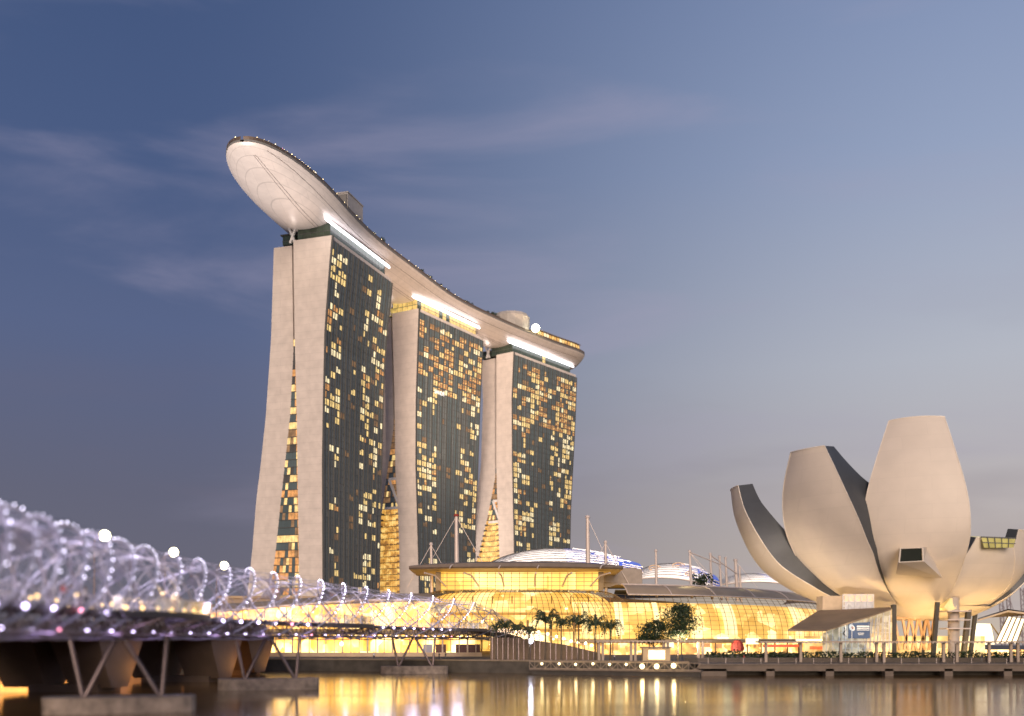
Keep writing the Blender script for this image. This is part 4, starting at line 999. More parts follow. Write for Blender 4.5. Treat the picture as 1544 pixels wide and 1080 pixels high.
# viewing pods on the bay side
def s_at(px): return min((abs(772 + hp(i * .5)[0].x / hp(i * .5)[0].y * 1600 - px), i * .5) for i in range(20, int(HL * 2)) if hp(i * .5)[0].y < 285)[1]
podL = mat('pod_light', (.8, .6, .3), .5, 0, .25, 1.2, emis=(1.0, .66, .24), es=4.5)
for pxc, half in ((190, 12), (490, 10.5), (683, 11)):
    s0 = s_at(pxc); poly = []
    for k in range(25):
        t_ = math.pi * k / 24; s = s0 - math.cos(t_) * half; q = hp(s)[0] + hp(s)[2] * (2.6 + 4.6 * math.sin(t_) ** .8); poly.append(q.copy())
    m = MB(); m.prism([(q.x, q.y) for q in poly][::-1], dz(s0) - .55, dz(s0) + .12); po = m.build('viewing_pod', deckD, bridge); ORG[po.name] = Vector(bridge.location)
    m = MB(); m.grid([[Vector((q.x, q.y, dz(s0) + .15)), Vector((q.x, q.y, dz(s0) + 1.3))] for q in poly], 0, False); m.build('glass_rail', railG, po)
    m = MB(); m.tube([Vector((q.x, q.y, dz(s0) + 1.33)) for q in poly], .05, 5)
    for q in poly[::2]: m.tube([Vector((q.x, q.y, dz(s0))), Vector((q.x, q.y, dz(s0) + 1.33))], .04, 4)
    m.build('rail_post', tubeM, po)
    m = MB(); 
    for k in range(2, 23, 2): m.ball(Vector((poly[k].x, poly[k].y, dz(s0) + .35)) - hp(s0)[2] * .5, .20 if pxc < 300 else .09, 0, 6, 4)
    m.build('rail_lamp', podL, po)
    for k in (6, 12, 18):
        m = MB(); m.tube([Vector((poly[k].x, poly[k].y, dz(s0) - .5)), Vector((*(hp(s0 - math.cos(math.pi * k / 24) * half)[0] + hp(s0)[2] * 1.5).xy, dz(s0) - 2.0))], .1, 5); m.build('bracket', tubeD, po)
    lamp('pod_glow', Vector((poly[12].x, poly[12].y, dz(s0) + 1.6)) - hp(s0)[2] * 2.5, 900 if pxc < 300 else 200, (1, .70, .32), size=.4)
for k in range(34):          # warm lamps set along the handrails
    s = 22 + k * 2.9; q, a, r = hp(s)
    m = MB(); m.ball(Vector((*(q + r * (-2.85 if k % 3 else 2.85)).xy, dz(s) + (.55 if k % 2 else 1.0))), .15 if k < 26 else .1, 0, 6, 4); m.build('handrail_lamp', podL, bridge)
# canopies over the walk
canM = pane('mesh_canopy', (.74, .74, .82), .7, .3)
for s0, s1, ph in ((14, 22, .5), (36, 44, .3), (62, 69, .5), (86, 93, .3), (112, 119, .5), (134, 141, .3), (152, 159, .5), (178, 185, .4), (200, 207, .4)):
    m = MB(); m.grid([[hpos(s0 + (s1 - s0) * i / 6, ph - .8 + 1.5 * j / 6, .78) for j in range(7)] for i in range(7)], 0, True); m.build('canopy', canM, bridge)
# lights
bl = []; lr = random.Random(77)
for j in range(6):
    s = SA + 1.2
    while s < end_lit:
        f0 = (2 * math.pi / 6 * (kidx(s) - j) + math.pi) % (2 * math.pi) - math.pi
        q = hp(s)[0]
        if -1.75 < f0 < .25:
            bl.append((q.y, hpos(s, f0, 1.04), 0, (.042 if q.y < 140 else .06) * lr.uniform(.6, 1.35)))
        elif abs(f0) > 2.75 and abs(f0) < 3.0:
            pass
        s += (1.0 if hp(s)[0].y < 140 else 1.35) * lr.uniform(.8, 1.2)
k = 0
s = SA
while s < end_lit - 4:
    q, a, r = hp(s)
    bl.append((q.y, Vector((*(q + r * 3.3).xy, dz(s) - .25)), 1 if k % 11 != 6 else 2, .20)); s += 3.1
    q, a, r = hp(s)
    bl.append((q.y, Vector((*(q + r * 2.7).xy, hz(s) - 4.1)), 1 if k % 13 != 5 else 2, .20)); s += 3.1; k += 1
for s in (150, 158, 166, 176, 190, 200):
    q, a, r = hp(s); bl.append((q.y, hpos(s, 1.0, .9), 0, .1))
bl.sort(key=lambda a: a[0])
for d0, p_, k, r_ in bl[:98]:
    m = MB(); m.ball(p_, r_, 0, 6, 4); m.build('bulb', (bulbW, bulbP, bulbR)[k], bridge)
m = MB()
for d0, p_, k, r_ in bl[98:]: m.ball(p_, r_, k, 6, 4)
tag(m.build('bulb', [bulbW, bulbP, bulbR], bridge), kind='stuff')
for s in (18, 34, 50, 66, 82, 98, 114, 130, 146, 162, 178, 194, 210):
    q, a, r = hp(s); lamp('bridge_light', (q.x, q.y, 13.6), 1500 if s < 90 else 1400, (.80, .71, 1.0), size=1.4)
    if s < 150: lamp('bridge_light', (*(q + r * 3.6).xy, 7.2), 120, (.66, .48, 1.0), size=.4)
# piers
for pxc, d_ in ((171, 103), (409, 150), (617.5, 221)):
    s0 = min((abs(hp(i * .5)[0].y - d_), i * .5) for i in range(10, int(HL * 2)))[1]
    q, a, r = hp(s0); hx = 7.0; poly = []
    ax_ = Vector((1, .12, 0)).normalized() if d_ > 200 else (Vector((1, .35, 0)).normalized())
    ay_ = Vector((-ax_.y, ax_.x, 0))
    for k in range(20):
        t_ = 2 * math.pi * k / 20; c_, s_ = math.cos(t_), math.sin(t_)
        poly.append(q + ax_ * hx * math.copysign(abs(c_) ** .35, c_) + ay_ * 2.6 * math.copysign(abs(s_) ** .6, s_))
    m = MB(); m.prism([(p_.x, p_.y) for p_ in poly], -.25, 1.55); po = m.build('pier', capM, bridge); ORG[po.name] = Vector(bridge.location)
    m = MB(); m.prism([(q.x + (p_.x - q.x) * .94, q.y + (p_.y - q.y) * .9) for p_ in poly], -1.5, -.2); m.build('pile_skirt', dkwall, po)
    for f0, t0 in ((-3.4, -4.6), (-3.2, -.3), (3.6, .1), (3.8, 4.3)):
        m = MB(); b2 = q + ax_ * f0; tt = hp(s0 + 0)[0] + (ax_ * t0)
        m.tube([Vector((b2.x, b2.y, 1.5)), Vector((tt.x, tt.y, 7.5))], .24, 8); m.build('column', tubeD, po)

# ------------------------------------------------------------------ road bridge behind it
road = thing('road_bridge', 'brown concrete road bridge on splayed piers behind the spiral footbridge', 'bridge', (-60, 158, 0))
def rp(s, off): q, a, r = hp(s); return q + r * (off - (8 * ((s - 120) / 40) ** 2 if s > 120 else 0))
def rz_(s): return interp(s, [30, 60, 110], [5.7, 6.3, 7.3])
ss = [2 + 216 * i / 60 for i in range(61)]
m = MB(); m.grid([[Vector((*rp(s, o_).xy, z_ + rz_(s))) for o_, z_ in ((-16, .4), (-16.4, 1.0), (-16.4, 1.7), (-34, 1.7), (-34, .4), (-25, 0))][::-1] for s in ss], 0, False, True); m.build('girder', roadM, road)
m = MB(); m.grid([[Vector((*rp(s, -16.2).xy, rz_(s) + 1.6)), Vector((*rp(s, -16.2).xy, rz_(s) + 2.5)), Vector((*rp(s, -16.6).xy, rz_(s) + 2.5))] for s in ss], 0, False); m.build('parapet', roadM, road)
for s in (64, 98, 132, 164, 194):
    m = MB(); q, a, r = hp(s); q = rp(s, 0)
    for o_ in (-17.5, -27):
        A_ = [q + r * (o_ - e_) + a * t_ for t_, e_ in ((-2.2, 0), (2.2, 0), (2.2, 6), (-2.2, 6))]; B_ = [q + r * (o_ - e_ * 1.1) + a * t_ for t_, e_ in ((-6.2, -.3), (6.2, -.3), (6.2, 6), (-6.2, 6))]
        lo_ = [Vector((*p_.xy, .6)) for p_ in A_]; md_ = [Vector((*p_.xy, .6)).lerp(Vector((*b2.xy, rz_(s))), .62) for p_, b2 in zip(A_, B_)]; hi_ = [Vector((*b2.xy, rz_(s) + .5)) for b2 in B_]
        m.grid([lo_, md_, hi_], 0, False, True)
    m.prism([((q + r * -24 + a * u_ + r * v_).x, (q + r * -24 + a * u_ + r * v_).y) for u_, v_ in ((-3, -5), (3, -5), (3, 5), (-3, 5))], -1, 1.0)
    m.build('pier', roadM, road)
    lamp('under_bridge_light', (*(q + r * -15 + a * 5).xy, 2.4), 650, (1, .46, .12), kind='SPOT', size=.8, target=Vector((*(q + r * -23 + a * 1).xy, 6.5)), angle=140, blend=.8)
# abutment on the far left shore
ab = thing('abutment_wall', 'orange lit stone abutment under the road bridge at the far left', 'wall', (-100, 190, 0))
m = MB(); m.prism([(-170, 196), (-72, 206), (-72, 214), (-170, 204)], -1, 4.5); m.build('wall', roadM, ab)
m = MB(); m.prism([(-171, 195.6), (-71.6, 205.6), (-71.6, 206.2), (-171, 196.2)], 4.5, 5.0); m.build('coping', roadM, ab)
for x in (-112, -100, -88, -76): lamp('abutment_light', (x, 190, 5.6), 26000, (1, .42, .08), kind='SPOT', size=.8, target=(x, 200, 1.5), angle=140, blend=.8)
m = MB(); m.box((-108, 198.6, 2.6), (64, .3, 1.0)); m.build('light_strip', mat('sodium_strip', (.9, .6, .3), .5, 0, .1, emis=(1, .55, .12), es=4), ab)
# street lamps on the road bridge
SL = [((158, 808), 156), ((262, 833), 185), ((338, 853), 211)]
lab = ['bright street lamp nearest the camera, above the spiral bridge', 'bright street lamp, middle one of three above the spiral bridge', 'bright street lamp nearest the first tower above the spiral bridge']
for i, ((px, py), d0) in enumerate(SL):
    t_ = P(px, py, d0)
    root = thing('street_lamp', lab[i], 'street lamp', (t_.x, t_.y, 8.4), 'street lamps along the road bridge')
    m = MB(); m.tube([(t_.x - 1.6, t_.y, 8.3), (t_.x - 1.5, t_.y, t_.z - .6), (t_.x - 1.0, t_.y, t_.z + .1), (t_.x, t_.y, t_.z + .15)], [.16, .1, .08, .07], 6); m.build('pole', tubeD, root)
    m = MB(); m.ball(t_, .85, 0, 10, 6); m.build('lamp_head', mat('street_glow', (1, .9, .7), .4, 0, 0, emis=(1, .88, .52), es=11) if 'street_glow' not in MATS else MATS['street_glow'], root)

# ------------------------------------------------------------------ promenade
# boardwalk on the right
bw = thing('boardwalk', 'long low timber boardwalk on concrete beams along the right shore', 'boardwalk', (130, 207, 0))
m = MB(); m.box((235, 209, 2.25), (398, 8, .3)); m.build('deck', woodM, bw)
m = MB(); m.box((235, 205.6, 1.5), (398, .6, 1.1)); m.build('edge_beam', mat('beam_concrete', (.15, .115, .09), .8, 0, .2, .4), bw)
for i in range(16):
    x = 38.5 + i * 11.5; m = MB(); m.box((x, 206.2, .3), (1.6 if i else 6, 1.8, 2.2)); m.build('support', MATS['beam_concrete'], bw)
for i in range(26):
    x = 38 + i * 3.4; m = MB(); m.beam((x, 205.5, 2.3), (x, 205.5, 3.5), .07, .07); m.build('rail_post', pink_steel, bw)
m = MB(); 
for zz in (2.75, 3.1, 3.45): m.beam((36, 205.5, zz), (170, 205.5, zz), .03, .03)
m.build('rail_wire', tubeD, bw)
# planted terrace behind it
hd = MB(); rh = random.Random(6)
for k in range(7500):
    x = rh.uniform(40, 150); y = rh.uniform(216.4, 221); z_ = rh.uniform(2.6, 4.5 + .7 * mnoise.noise(Vector((x * .25, 0, 2)))); s_ = rh.uniform(.18, .36)
    a = Vector((rh.uniform(-1, 1), rh.uniform(-1, 1), rh.uniform(-1, 1))).normalized(); b2 = a.orthogonal().normalized(); e = a.cross(b2); o_ = Vector((x, y, z_))
    hd.face([o_ - b2 * s_, o_ + e * s_ * .6, o_ + b2 * s_, o_ - e * s_ * .6], 0 if rh.random() < .5 else 1)
tag(hd.build('hedge', [leafD, leafM]), 'long dark clipped hedge behind the boardwalk railing', 'hedge')
m = MB(); m.box((96, 221.5, 2.9), (112, 4.4, .9)); tag(m.build('planter_wall', dkwall), 'long low dark planter wall holding the hedge', 'wall')
m = MB(); m.box((99, 215.4, 2.9), (128, .35, .9)); tag(m.build('terrace_step', mat('step_stone', (.07, .055, .04), .8)), 'low stone step in front of the hedge', 'wall')
def pergola(label, x0, x1, y, cols, zt):
    root = thing('pergola', label, 'pergola', ((x0 + x1) / 2, y, 2.5), 'flat roofed pergolas along the promenade')
    m = MB(); m.box(((x0 + x1) / 2, y, zt), (x1 - x0, 3.6, .28)); m.build('roof', mat('pergola_roof', (.36, .28, .215), .6) if 'pergola_roof' not in MATS else MATS['pergola_roof'], root)
    m = MB()
    for k in range(int((x1 - x0) / .9)): m.box((x0 + .45 + k * .9, y - 1.7, zt - .22), (.18, .5, .16))
    m.build('rafter', pink_steel, root)
    for x in cols: m = MB(); m.box((x, y, (zt + 2.5) / 2), (.52, .52, zt - 2.5)); m.build('post', MATS['pergola_roof'], root)
pergola('pergola left of the red umbrella, beside the broadleaf trees', 17.5, 41.5, 222, [18.2, 19.0, 24.9, 25.8, 31.7, 32.6, 39, 39.9], 6.75)
pergola('long pergola under the lotus museum on the right', 49.5, 140, 214, [51.2, 58.2, 66.3, 73.5, 75, 87, 89.7, 96.2, 100.6, 102, 110, 118, 126], 6.6)
# floating jetty with lamps
jt = thing('floating_jetty', 'lamp lit floating jetty with zigzag railing in front of the quay', 'jetty', (22, 207, 0))
m = MB(); m.slab3([(3.5, 214, .9), (35.5, 199.5, .9), (36.5, 202.5, .9), (4.5, 217, .9)], (0, 0, 1), .35); m.build('deck', woodM, jt)
m = MB(); A = Vector((3.5, 214, 0)); B = Vector((35.5, 199.5, 0))
for k in range(30):
    a = A.lerp(B, k / 30); b2 = A.lerp(B, (k + 1) / 30); za, zb = (1.3, 2.5) if k % 2 else (2.5, 1.3)
    m.beam(Vector((a.x, a.y, za)), Vector((b2.x, b2.y, zb)), .09, .09); m.beam(Vector((a.x, a.y, 1.2)), Vector((a.x, a.y, 2.6)), .07, .07)
m.beam(A + Vector((0, 0, 2.6)), B + Vector((0, 0, 2.6)), .12, .12); m.beam(A + Vector((0, 0, 1.3)), B + Vector((0, 0, 1.3)), .12, .12)
m.build('railing', mat('jetty_steel', (.26, .2, .15), .6), jt)
m = MB(); m.slab3([(4, 214.6, -.6), (35.5, 200.2, -.6), (36, 202, -.6), (4.5, 216.4, -.6)], (0, 0, 1), 1.5); m.build('float', dkwall, jt)
for i, (px, py) in enumerate(((817, 1001), (843, 1001), (868, 1002), (894, 1001), (919, 1002), (944, 1002), (968, 1005), (990, 1005), (1015.5, 1004))):
    f = i / 8; d0 = 212 - 11 * f; p_ = P(px, py, d0)
    root = thing('jetty_lamp', '%s low warm lamp from the left along the floating jetty%s' % (ORD[i], ', one of the large ones' if i > 5 else ''), 'lamp', (p_.x, p_.y, 1.2), 'warm lamps along the jetty')
    r_ = .24 if i < 6 else .48
    m = MB(); m.tube([(p_.x, p_.y, 1.2), (p_.x, p_.y, p_.z)], .06, 5); m.build('post', tubeD, root)
    m = MB(); m.ball(p_ + Vector((0, -.1, 0)), r_, 0, 8, 6); m.build('bulb', bulbHot, root)
    lamp('jetty_glow', p_ + Vector((0, -.8, .4)), 50 if i < 6 else 160, (1, .72, .32), size=.3)
# kiosk
ks = thing('kiosk', 'small brightly lit kiosk under the pergola by the jetty', 'kiosk', (30, 219, 2.5))
m = MB(); m.box((29.6, 218.6, 5.4), (6.2, 3, .3)); m.build('roof', canopyM, ks)
m = MB(); m.box((29.6, 218.4, 3.9), (5.6, 2.4, 2.6)); m.build('body', mat('kiosk_wall', (.5, .36, .2), .6), ks)
m = MB(); m.face([(27.9, 217.1, 3.0), (31.3, 217.1, 3.0), (31.3, 217.1, 4.9), (27.9, 217.1, 4.9)]); m.build('window', mat('kiosk_glow', (1, .9, .6), .5, 0, .15, 1, emis=(1.3, 1.0, .52), es=1.3), ks)
# wall with upright posts behind the palms, and its string of lamps
st = thing('stair_wall', 'brown wall with upright ribs behind the palm trees', 'wall', (8, 240, 2.5))
m = MB(); m.slab3([(-5, 243, 2.4), (20, 238, 2.4), (20, 238, 4.0), (12, 239.6, 5.9), (2, 241.6, 7.4), (-5, 243, 7.6)], (0, 1, 0), .6); m.build('wall', mat('stair_brown', (.15, .10, .06), .7), st)
for k in range(20):
    x = -4.5 + k * 1.2; zt = interp(x, [-5, 2, 12, 20], [7.6, 7.4, 5.9, 4.0]); m = MB(); m.box((x, 242.4 - (x + 5) * .2, (zt + 2.4) / 2), (.14, .3, zt - 2.4)); m.build('rib', tubeD, st)
for i, (px, py) in enumerate(((778, 953), (791, 954), (812, 953), (826, 956), (839, 960), (850, 963), (861, 967), (872, 969), (883, 970), (892, 973))):
    m = MB(); p_ = P(px, py, 234 if i < 3 else 233); m.ball(p_, .30, 0, 8, 5); m.build('handrail_lamp', bulbG, st)
m = MB(); m.tube([P(740, 953, 234), P(812, 955, 234), P(850, 965, 233.4), P(894, 975, 233.2)], .1, 5); m.build('handrail', pink_steel, st)
bl_ = thing('flood_lamp', 'bluish white lamp glowing low between palm trunks', 'lamp', P(800, 985, 231))
m = MB(); m.ball(P(800, 967, 231), .55, 0, 10, 6); m.build('bulb', mat('cold_bulb', (1, 1, 1), .4, 0, 0, emis=(.75, .78, 1.0), es=9), bl_)
m = MB(); a = P(800, 969, 231); m.tube([(a.x, a.y, 2.5), (a.x, a.y, a.z)], .08, 5); m.build('post', tubeD, bl_)
lamp('flood_glow', P(800, 967, 230), 300, (.8, .82, 1), size=.4)
# palms
def frond(m, az, L, rise, droop, rng):
    d = Vector((math.cos(az), math.sin(az), 0)); pts = []
    for k in range(8):
        t_ = k / 7; pts.append(d * L * t_ * (1 - .15 * t_) + Vector((0, 0, rise * math.sin(t_ * 2.2) - droop * t_ ** 2.4)))
    sd = Vector((-d.y, d.x, 0))
    for k in range(7):
        a, b2 = pts[k], pts[k + 1]
        for sgn in (-1, 1):
            for e in range(2):
                o_ = a.lerp(b2, e / 2); w_ = L * .17 * math.sin(.35 + 2.5 * (k + e / 2) / 7); tip = o_ + sd * sgn * w_ + d * w_ * .5 + Vector((0, 0, -w_ * (.45 + rng.random() * .3)))
                m.face([o_, o_ + (b2 - a) * .42, tip], 0)
    m.tube(pts, [.05 * (1 - .08 * k) for k in range(8)], 4, 0, False)
def palm(label, loc, h, seed, sz):
    rng = random.Random(seed); root = thing('palm_tree', label, 'palm tree', loc, 'palm trees along the quay')
    m = MB(); m.tube([(0, 0, -.1), (.08, 0, h * .4), (.02, .1, h * .75), (.1, .05, h)], [.26, .18, .15, .13], 7); o = m.build('trunk', barkM); o.parent = root
    m = MB()
    for k in range(22): frond_az = k * 2.399 + rng.uniform(-.2, .2); frond(mm2(m, (.1, .05, h)), frond_az, sz * rng.uniform(.8, 1.15), sz * rng.uniform(.25, 1.0), sz * rng.uniform(.25, 1.0), rng)
    o = m.build('crown', palmM); o.parent = root
class mm2:
    def __init__(s, m, o): s.m = m; s.o = Vector(o)
    def face(s, pts, k=0): s.m.face([p_ + s.o for p_ in pts], k)
    def tube(s, pts, r, n, k, cap): s.m.tube([p_ + s.o for p_ in pts], r, n, k, cap)
PL = [(748, 950, 2.0), (762, 947, 2.3), (779, 951, 2.1), (797, 955, 2.0), (822, 939, 3.4), (846, 943, 2.6), (872, 942, 2.9), (897, 944, 2.7), (920, 949, 2.6)]
for i, (px, py, sz) in enumerate(PL):
    d0 = 230 - (i % 3) * 1.6; p_ = P(px, py, d0)
    palm('%s palm from the left in the row before the golden hall%s' % (ORD[i], ', the largest crown' if i == 4 else ''), (p_.x, p_.y, 2.5), p_.z - 2.5, 50 + i, sz * 1.22)
# broadleaf trees
def tree(label, px, py_base, py_top, wpx, d0, seed, nl):
    rng = random.Random(seed); b_ = P(px, py_base, d0); b_.z = 2.5; top = P(px, py_top, d0).z; W_ = wpx * d0 / 1600 / 2
    root = thing('broadleaf_tree', label, 'tree', b_, 'broadleaf trees before the golden wing'); H = top - 2.5
    m = MB(); m.tube([(0, 0, -.1), (.1, 0, H * .3), (0, .1, H * .55)], [.24, .19, .12], 7)
    for k in range(9):
        az = k * 2.4; m.tube([(.05, 0, H * (.32 + .03 * k)), (math.cos(az) * W_ * .4, math.sin(az) * W_ * .4, H * (.5 + .03 * k)), (math.cos(az) * W_ * .75, math.sin(az) * W_ * .75, H * (.58 + .04 * k))], [.09, .06, .03], 5)
    o = m.build('trunk', barkM); o.parent = root
    m = MB()
    leaf_cloud(m, (0, 0, H * .68), (W_ * .8, W_ * .8, H * .26), nl, .26, rng)
    leaf_cloud(m, (W_ * .15, 0, H * .86), (W_ * .5, W_ * .5, H * .12), nl // 3, .26, rng)
    leaf_cloud(m, (-W_ * .3, 0, H * .55), (W_ * .6, W_ * .5, H * .12), nl // 4, .26, rng)
    o = m.build('crown', [leafD, leafM]); o.parent = root
tree('taller broadleaf tree with ragged crown against the gold glass', 1022, 985, 911, 62, 227, 11, 2300)
tree('lower spreading broadleaf tree left of the taller one', 985, 985, 935, 52, 229, 12, 1300)
# red umbrella
um = thing('umbrella', 'large dark red umbrella standing by the hedge', 'umbrella', P(1113, 990, 232))
c_ = P(1112, 966, 232); m = MB(); rows = []
for (r_, z_) in ((.05, .2), (.7, .05), (1.25, -.7), (1.5, -1.6), (1.35, -2.3)): rows.append([c_ + Vector((math.cos(2 * math.pi * k / 10) * r_, math.sin(2 * math.pi * k / 10) * r_, z_)) for k in range(10)])
m.grid(rows, 0, False, True); m.build('canopy', redM, um)
m = MB(); m.tube([(c_.x, c_.y, 2.5), c_], .06, 5); m.build('pole', tubeD, um)
lamp('terrace_glow', (46, 240, 7), 900, (1, .7, .35), kind='SPOT', size=1, target=(46, 244, 2), angle=130)
# brightly lit glass pavilion at the far right
gp = thing('glass_pavilion', 'white lit angular glass pavilion at the far right shore', 'pavilion', (137, 300, 2.5))
m = MB(); m.face([P(1464, 972, 300), P(1500, 972, 300), P(1494, 941, 300), P(1470, 940, 300)]); m.face([P(1500, 970, 296), P(1533, 970, 296), P(1548, 934, 296), P(1520, 930, 296)]); m.build('lit_glass', mat('white_lit', (.9, .85, .7), .5, 0, .18, .2, emis=(1.3, 1.1, .75), es=1.15), gp)
m = MB(); m.slab3([P(1474, 937, 294), P(1520, 923, 294), P(1580, 931, 294), P(1580, 929, 310), P(1520, 921, 310), P(1474, 935, 310)], (0, 0, 1), .5); m.build('roof', mat('pav_roof', (.6, .45, .28), .6), gp)
m = MB()
for k in range(5): m.beam(P(1500 + k * 8.2, 970, 295.6), P(1520 + k * 7, 929, 295.6), .25, .25)
m.beam(P(1494, 941, 299), P(1506, 958, 299), .3, .3); m.build('frame', mullM, gp)
m = MB(); m.box((140, 303, 3.2), (34, 1, 2)); m.build('shop_front', shopG, gp)
lamp('pavilion_glow', (134, 290, 9), 1800, (1, .8, .5), kind='SPOT', size=1, target=(136, 298, 3), angle=130)
# distant cranes
for i, (px, y0, lean) in enumerate(((1509, 897, 4), (1519, 889, 7), (1541, 887, 4))):
    a = P(px + lean, 940, 1500); a.z = 0; b_ = P(px, y0, 1500)
    root = thing('harbour_crane', '%s hazy distant crane boom from the left at the right edge' % ORD[i], 'crane', a, 'distant cranes beyond the pavilion')
    m = MB()
    for o_ in (-2.4, 2.4): m.beam(a + Vector((o_, 0, 0)), b_ + Vector((o_, 0, 0)), 1.2, 1.2)
    for k in range(12):
        q1 = a.lerp(b_, k / 12); q2 = a.lerp(b_, (k + 1) / 12); sg = 2.4 if k % 2 else -2.4; m.beam(q1 + Vector((sg, 0, 0)), q2 + Vector((-sg, 0, 0)), .8, .8)
    m.build('boom', mat('crane_grey', (.22, .18, .19), .7) if 'crane_grey' not in MATS else MATS['crane_grey'], root)
    m = MB(); m.beam(a.lerp(b_, .45), a.lerp(b_, .3) + Vector((16, 0, -12)), 1.5, 1.5); m.beam(a.lerp(b_, .95), a.lerp(b_, .3) + Vector((16, 0, -12)), .6, .6); m.build('jib', MATS['crane_grey'], root)

# ------------------------------------------------------------------ people on the footbridge
skinM = mat('skin', (.40, .25, .18), .6); hairM = mat('hair', (.02, .015, .012), .6)
def person(label, loc, face, shirt, trousers, arm, seed):
    """one continuous body grown over a jointed skeleton; clothing by body region"""
    rg_ = random.Random(seed)
    J = {'pel': (0, 0, .95), 'waist': (0, .01, 1.10), 'chest': (0, .015, 1.32), 'neck': (0, 0, 1.48), 'jaw': (0, -.02, 1.56), 'head': (0, -.01, 1.64), 'top': (0, 0, 1.71),
         'shL': (.17, .01, 1.40), 'elL': (.22, .03, 1.12), 'wrL': (.20, -.10, .90), 'haL': (.19, -.15, .83), 'shR': (-.17, .01, 1.40), 'elR': (-.23, .02, 1.13), 'wrR': (-.21, -.08, .89), 'haR': (-.2, -.12, .82),
         'hiL': (.09, 0, .90), 'knL': (.11, -.03, .50), 'anL': (.12, .03, .09), 'toL': (.13, -.14, .035), 'hiR': (-.09, 0, .90), 'knR': (-.10, -.01, .50), 'anR': (-.11, .03, .09), 'toR': (-.13, -.14, .035)}
    if arm == 'rail': J.update(elL=(.24, -.10, 1.16), wrL=(.18, -.32, 1.20), haL=(.17, -.40, 1.20), elR=(-.24, -.10, 1.16), wrR=(-.18, -.32, 1.20), haR=(-.17, -.40, 1.20))
    if arm == 'photo': J.update(elL=(.22, -.20, 1.26), wrL=(.09, -.34, 1.46), haL=(.06, -.38, 1.52), elR=(-.22, -.20, 1.26), wrR=(-.09, -.34, 1.46), haR=(-.06, -.38, 1.52))
    Rr = dict(pel=.145, waist=.13, chest=.155, neck=.055, jaw=.075, head=.092, top=.06, shL=.07, elL=.045, wrL=.032, haL=.035, shR=.07, elR=.045, wrR=.032, haR=.035, hiL=.095, knL=.062, anL=.045, toL=.04, hiR=.095, knR=.062, anR=.045, toR=.04)
    keys = list(J); E = [('pel', 'waist'), ('waist', 'chest'), ('chest', 'neck'), ('neck', 'jaw'), ('jaw', 'head'), ('head', 'top')]
    for sd_ in 'LR': E += [('chest', 'sh' + sd_), ('sh' + sd_, 'el' + sd_), ('el' + sd_, 'wr' + sd_), ('wr' + sd_, 'ha' + sd_), ('pel', 'hi' + sd_), ('hi' + sd_, 'kn' + sd_), ('kn' + sd_, 'an' + sd_), ('an' + sd_, 'to' + sd_)]
    me = bpy.data.meshes.new('body'); me.from_pydata([J[k] for k in keys], [(keys.index(a), keys.index(b)) for a, b in E], [])
    o = bpy.data.objects.new('body', me); COL.objects.link(o); sk = o.modifiers.new('skin', 'SKIN'); sb = o.modifiers.new('sub', 'SUBSURF'); sb.levels = sb.render_levels = 1
    for i, k in enumerate(keys):
        v = me.skin_vertices[0].data[i]; v.radius = (Rr[k], Rr[k] * (.72 if k in ('pel', 'waist', 'chest') else 1)); v.use_root = k == 'pel'
    dg = bpy.context.evaluated_depsgraph_get(); m2 = bpy.data.meshes.new_from_object(o.evaluated_get(dg)); bpy.data.objects.remove(o)
    m2.materials.clear()
    for x in (skinM, shirt, trousers, dkwall): m2.materials.append(x)
    for p_ in m2.polygons:
        c_ = p_.center; p_.use_smooth = True
        if c_.z > 1.47 and abs(c_.x) < .14: k = 0
        elif c_.z < .10: k = 3
        elif c_.z < .98 and abs(c_.x) < .17: k = 2
        elif min((c_ - Vector(J[h])).length for h in ('haL', 'haR', 'wrL', 'wrR')) < .11: k = 0
        else: k = 1
        p_.material_index = k
    root = thing('person', label, 'person', loc, 'people on the viewing pods'); root.rotation_euler = (0, 0, face)
    b = bpy.data.objects.new('body', m2); COL.objects.link(b); b.parent = root
    m = MB(); m.ball((0, .02, 1.67), .105, 0, 10, 7)
    for i, q in enumerate(m.v): m.v[i] = (q[0], q[1] + (.03 if q[2] < 1.66 else 0), max(q[2], 1.60))
    h = m.build('hair', hairM); h.parent = root
cl_ = [mat('shirt_red', (.45, .06, .05), .8), mat('shirt_blue', (.10, .2, .42), .8), mat('shirt_white', (.6, .58, .55), .8), mat('shirt_dark', (.05, .05, .06), .8)]
tr_ = [mat('trousers_navy', (.03, .035, .06), .8), mat('trousers_grey', (.14, .13, .12), .8)]
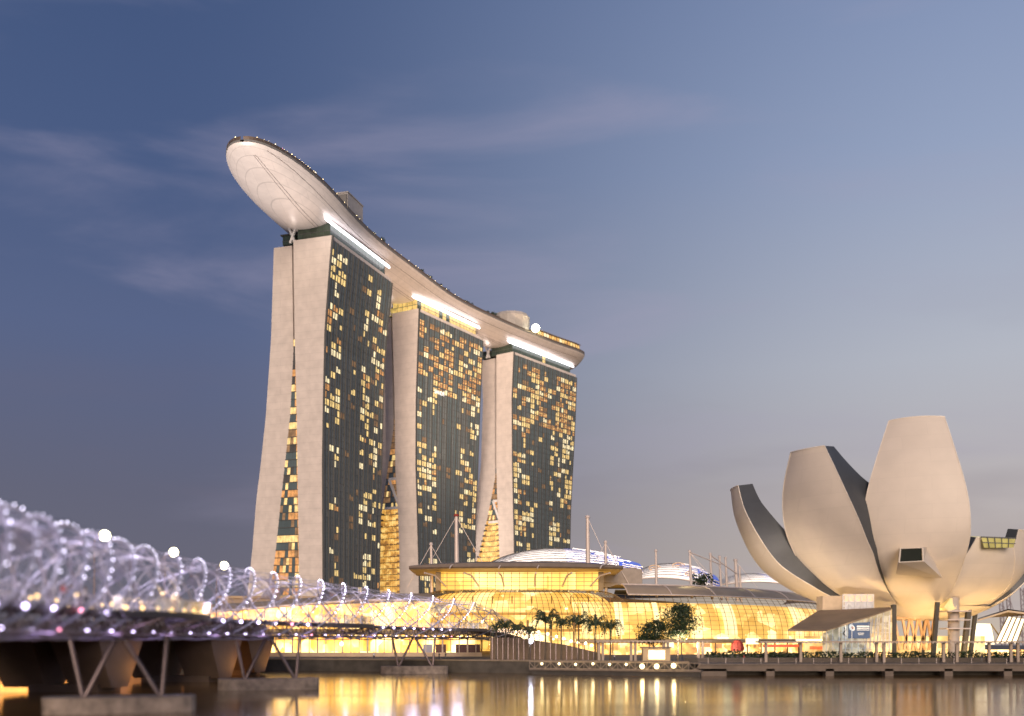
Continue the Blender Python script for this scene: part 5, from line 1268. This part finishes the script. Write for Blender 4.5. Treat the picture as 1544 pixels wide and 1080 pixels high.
def on_pod(px, v):
    s = s_at(px); q, a, r = hp(s); c = q + r * v; return (c.x, c.y, dz(s) + .12)
for (px, v, f_, sh, tr, arm, lb) in ((50, 2.3, 1.3, 0, 0, 'rail', 'person in red top leaning on the bridge rail nearest the camera'), (66, 2.0, 1.9, 1, 1, 'photo', 'person in blue top raising a camera on the deck nearest the camera'),
        (90, 2.0, 1.0, 2, 0, 'down', 'person in white top walking on the deck near the camera'), (165, 5.0, 1.6, 3, 0, 'rail', 'person in dark top leaning on the rail of the nearest pod'),
        (205, 4.4, 1.2, 2, 1, 'photo', 'person in white top raising a camera on the nearest pod'), (478, 4.6, 1.4, 3, 1, 'rail', 'person in dark top leaning on the rail of the middle pod'), (512, 4.0, 1.8, 0, 0, 'down', 'person in red top standing on the middle pod')):
    person(lb, on_pod(px, v), f_, cl_[sh], tr_[tr], arm, px)

# people on the quay
protoP = [o for o in SC.objects if o.get('category') == 'person']
for i, (x, y, src, rz, lb) in enumerate(((-31, 238.5, 2, .6, 'small figure walking on the quay behind the far bridge pier'), (-16, 233, 3, 2.2, 'dark small figure at the quay edge left of the brown wall'), (-14.6, 233.4, 5, 1.0, 'second small figure beside the dark one at the quay edge'),
        (21, 217.6, 2, 1.8, 'small figure in white by the left pergola post'), (34.6, 216, 3, .4, 'small dark figure right of the lit kiosk'), (46, 210.5, 0, 1.2, 'small figure in red standing on the boardwalk'), (93, 210.2, 5, 2.6, 'small figure standing on the boardwalk below the lotus columns'))):
    src_o = protoP[src % len(protoP)]
    z_ = 2.42 if y < 211 and x > 40 else 2.52
    copy_thing(src_o, (x, y, z_), lb, rz)['group'] = 'people along the waterfront'
lb_ = thing('wall_lamp', 'round warm wall lamp on the lobby behind the bridge', 'lamp', P(515, 971, 287))
m = MB(); m.ball(P(515, 971, 286), .6, 0, 10, 6); m.build('bulb', bulbHot, lb_)
m = MB(); m.tube([P(515, 971, 286), P(515, 971, 299.9)], .06, 5); m.build('bracket', tubeD, lb_)
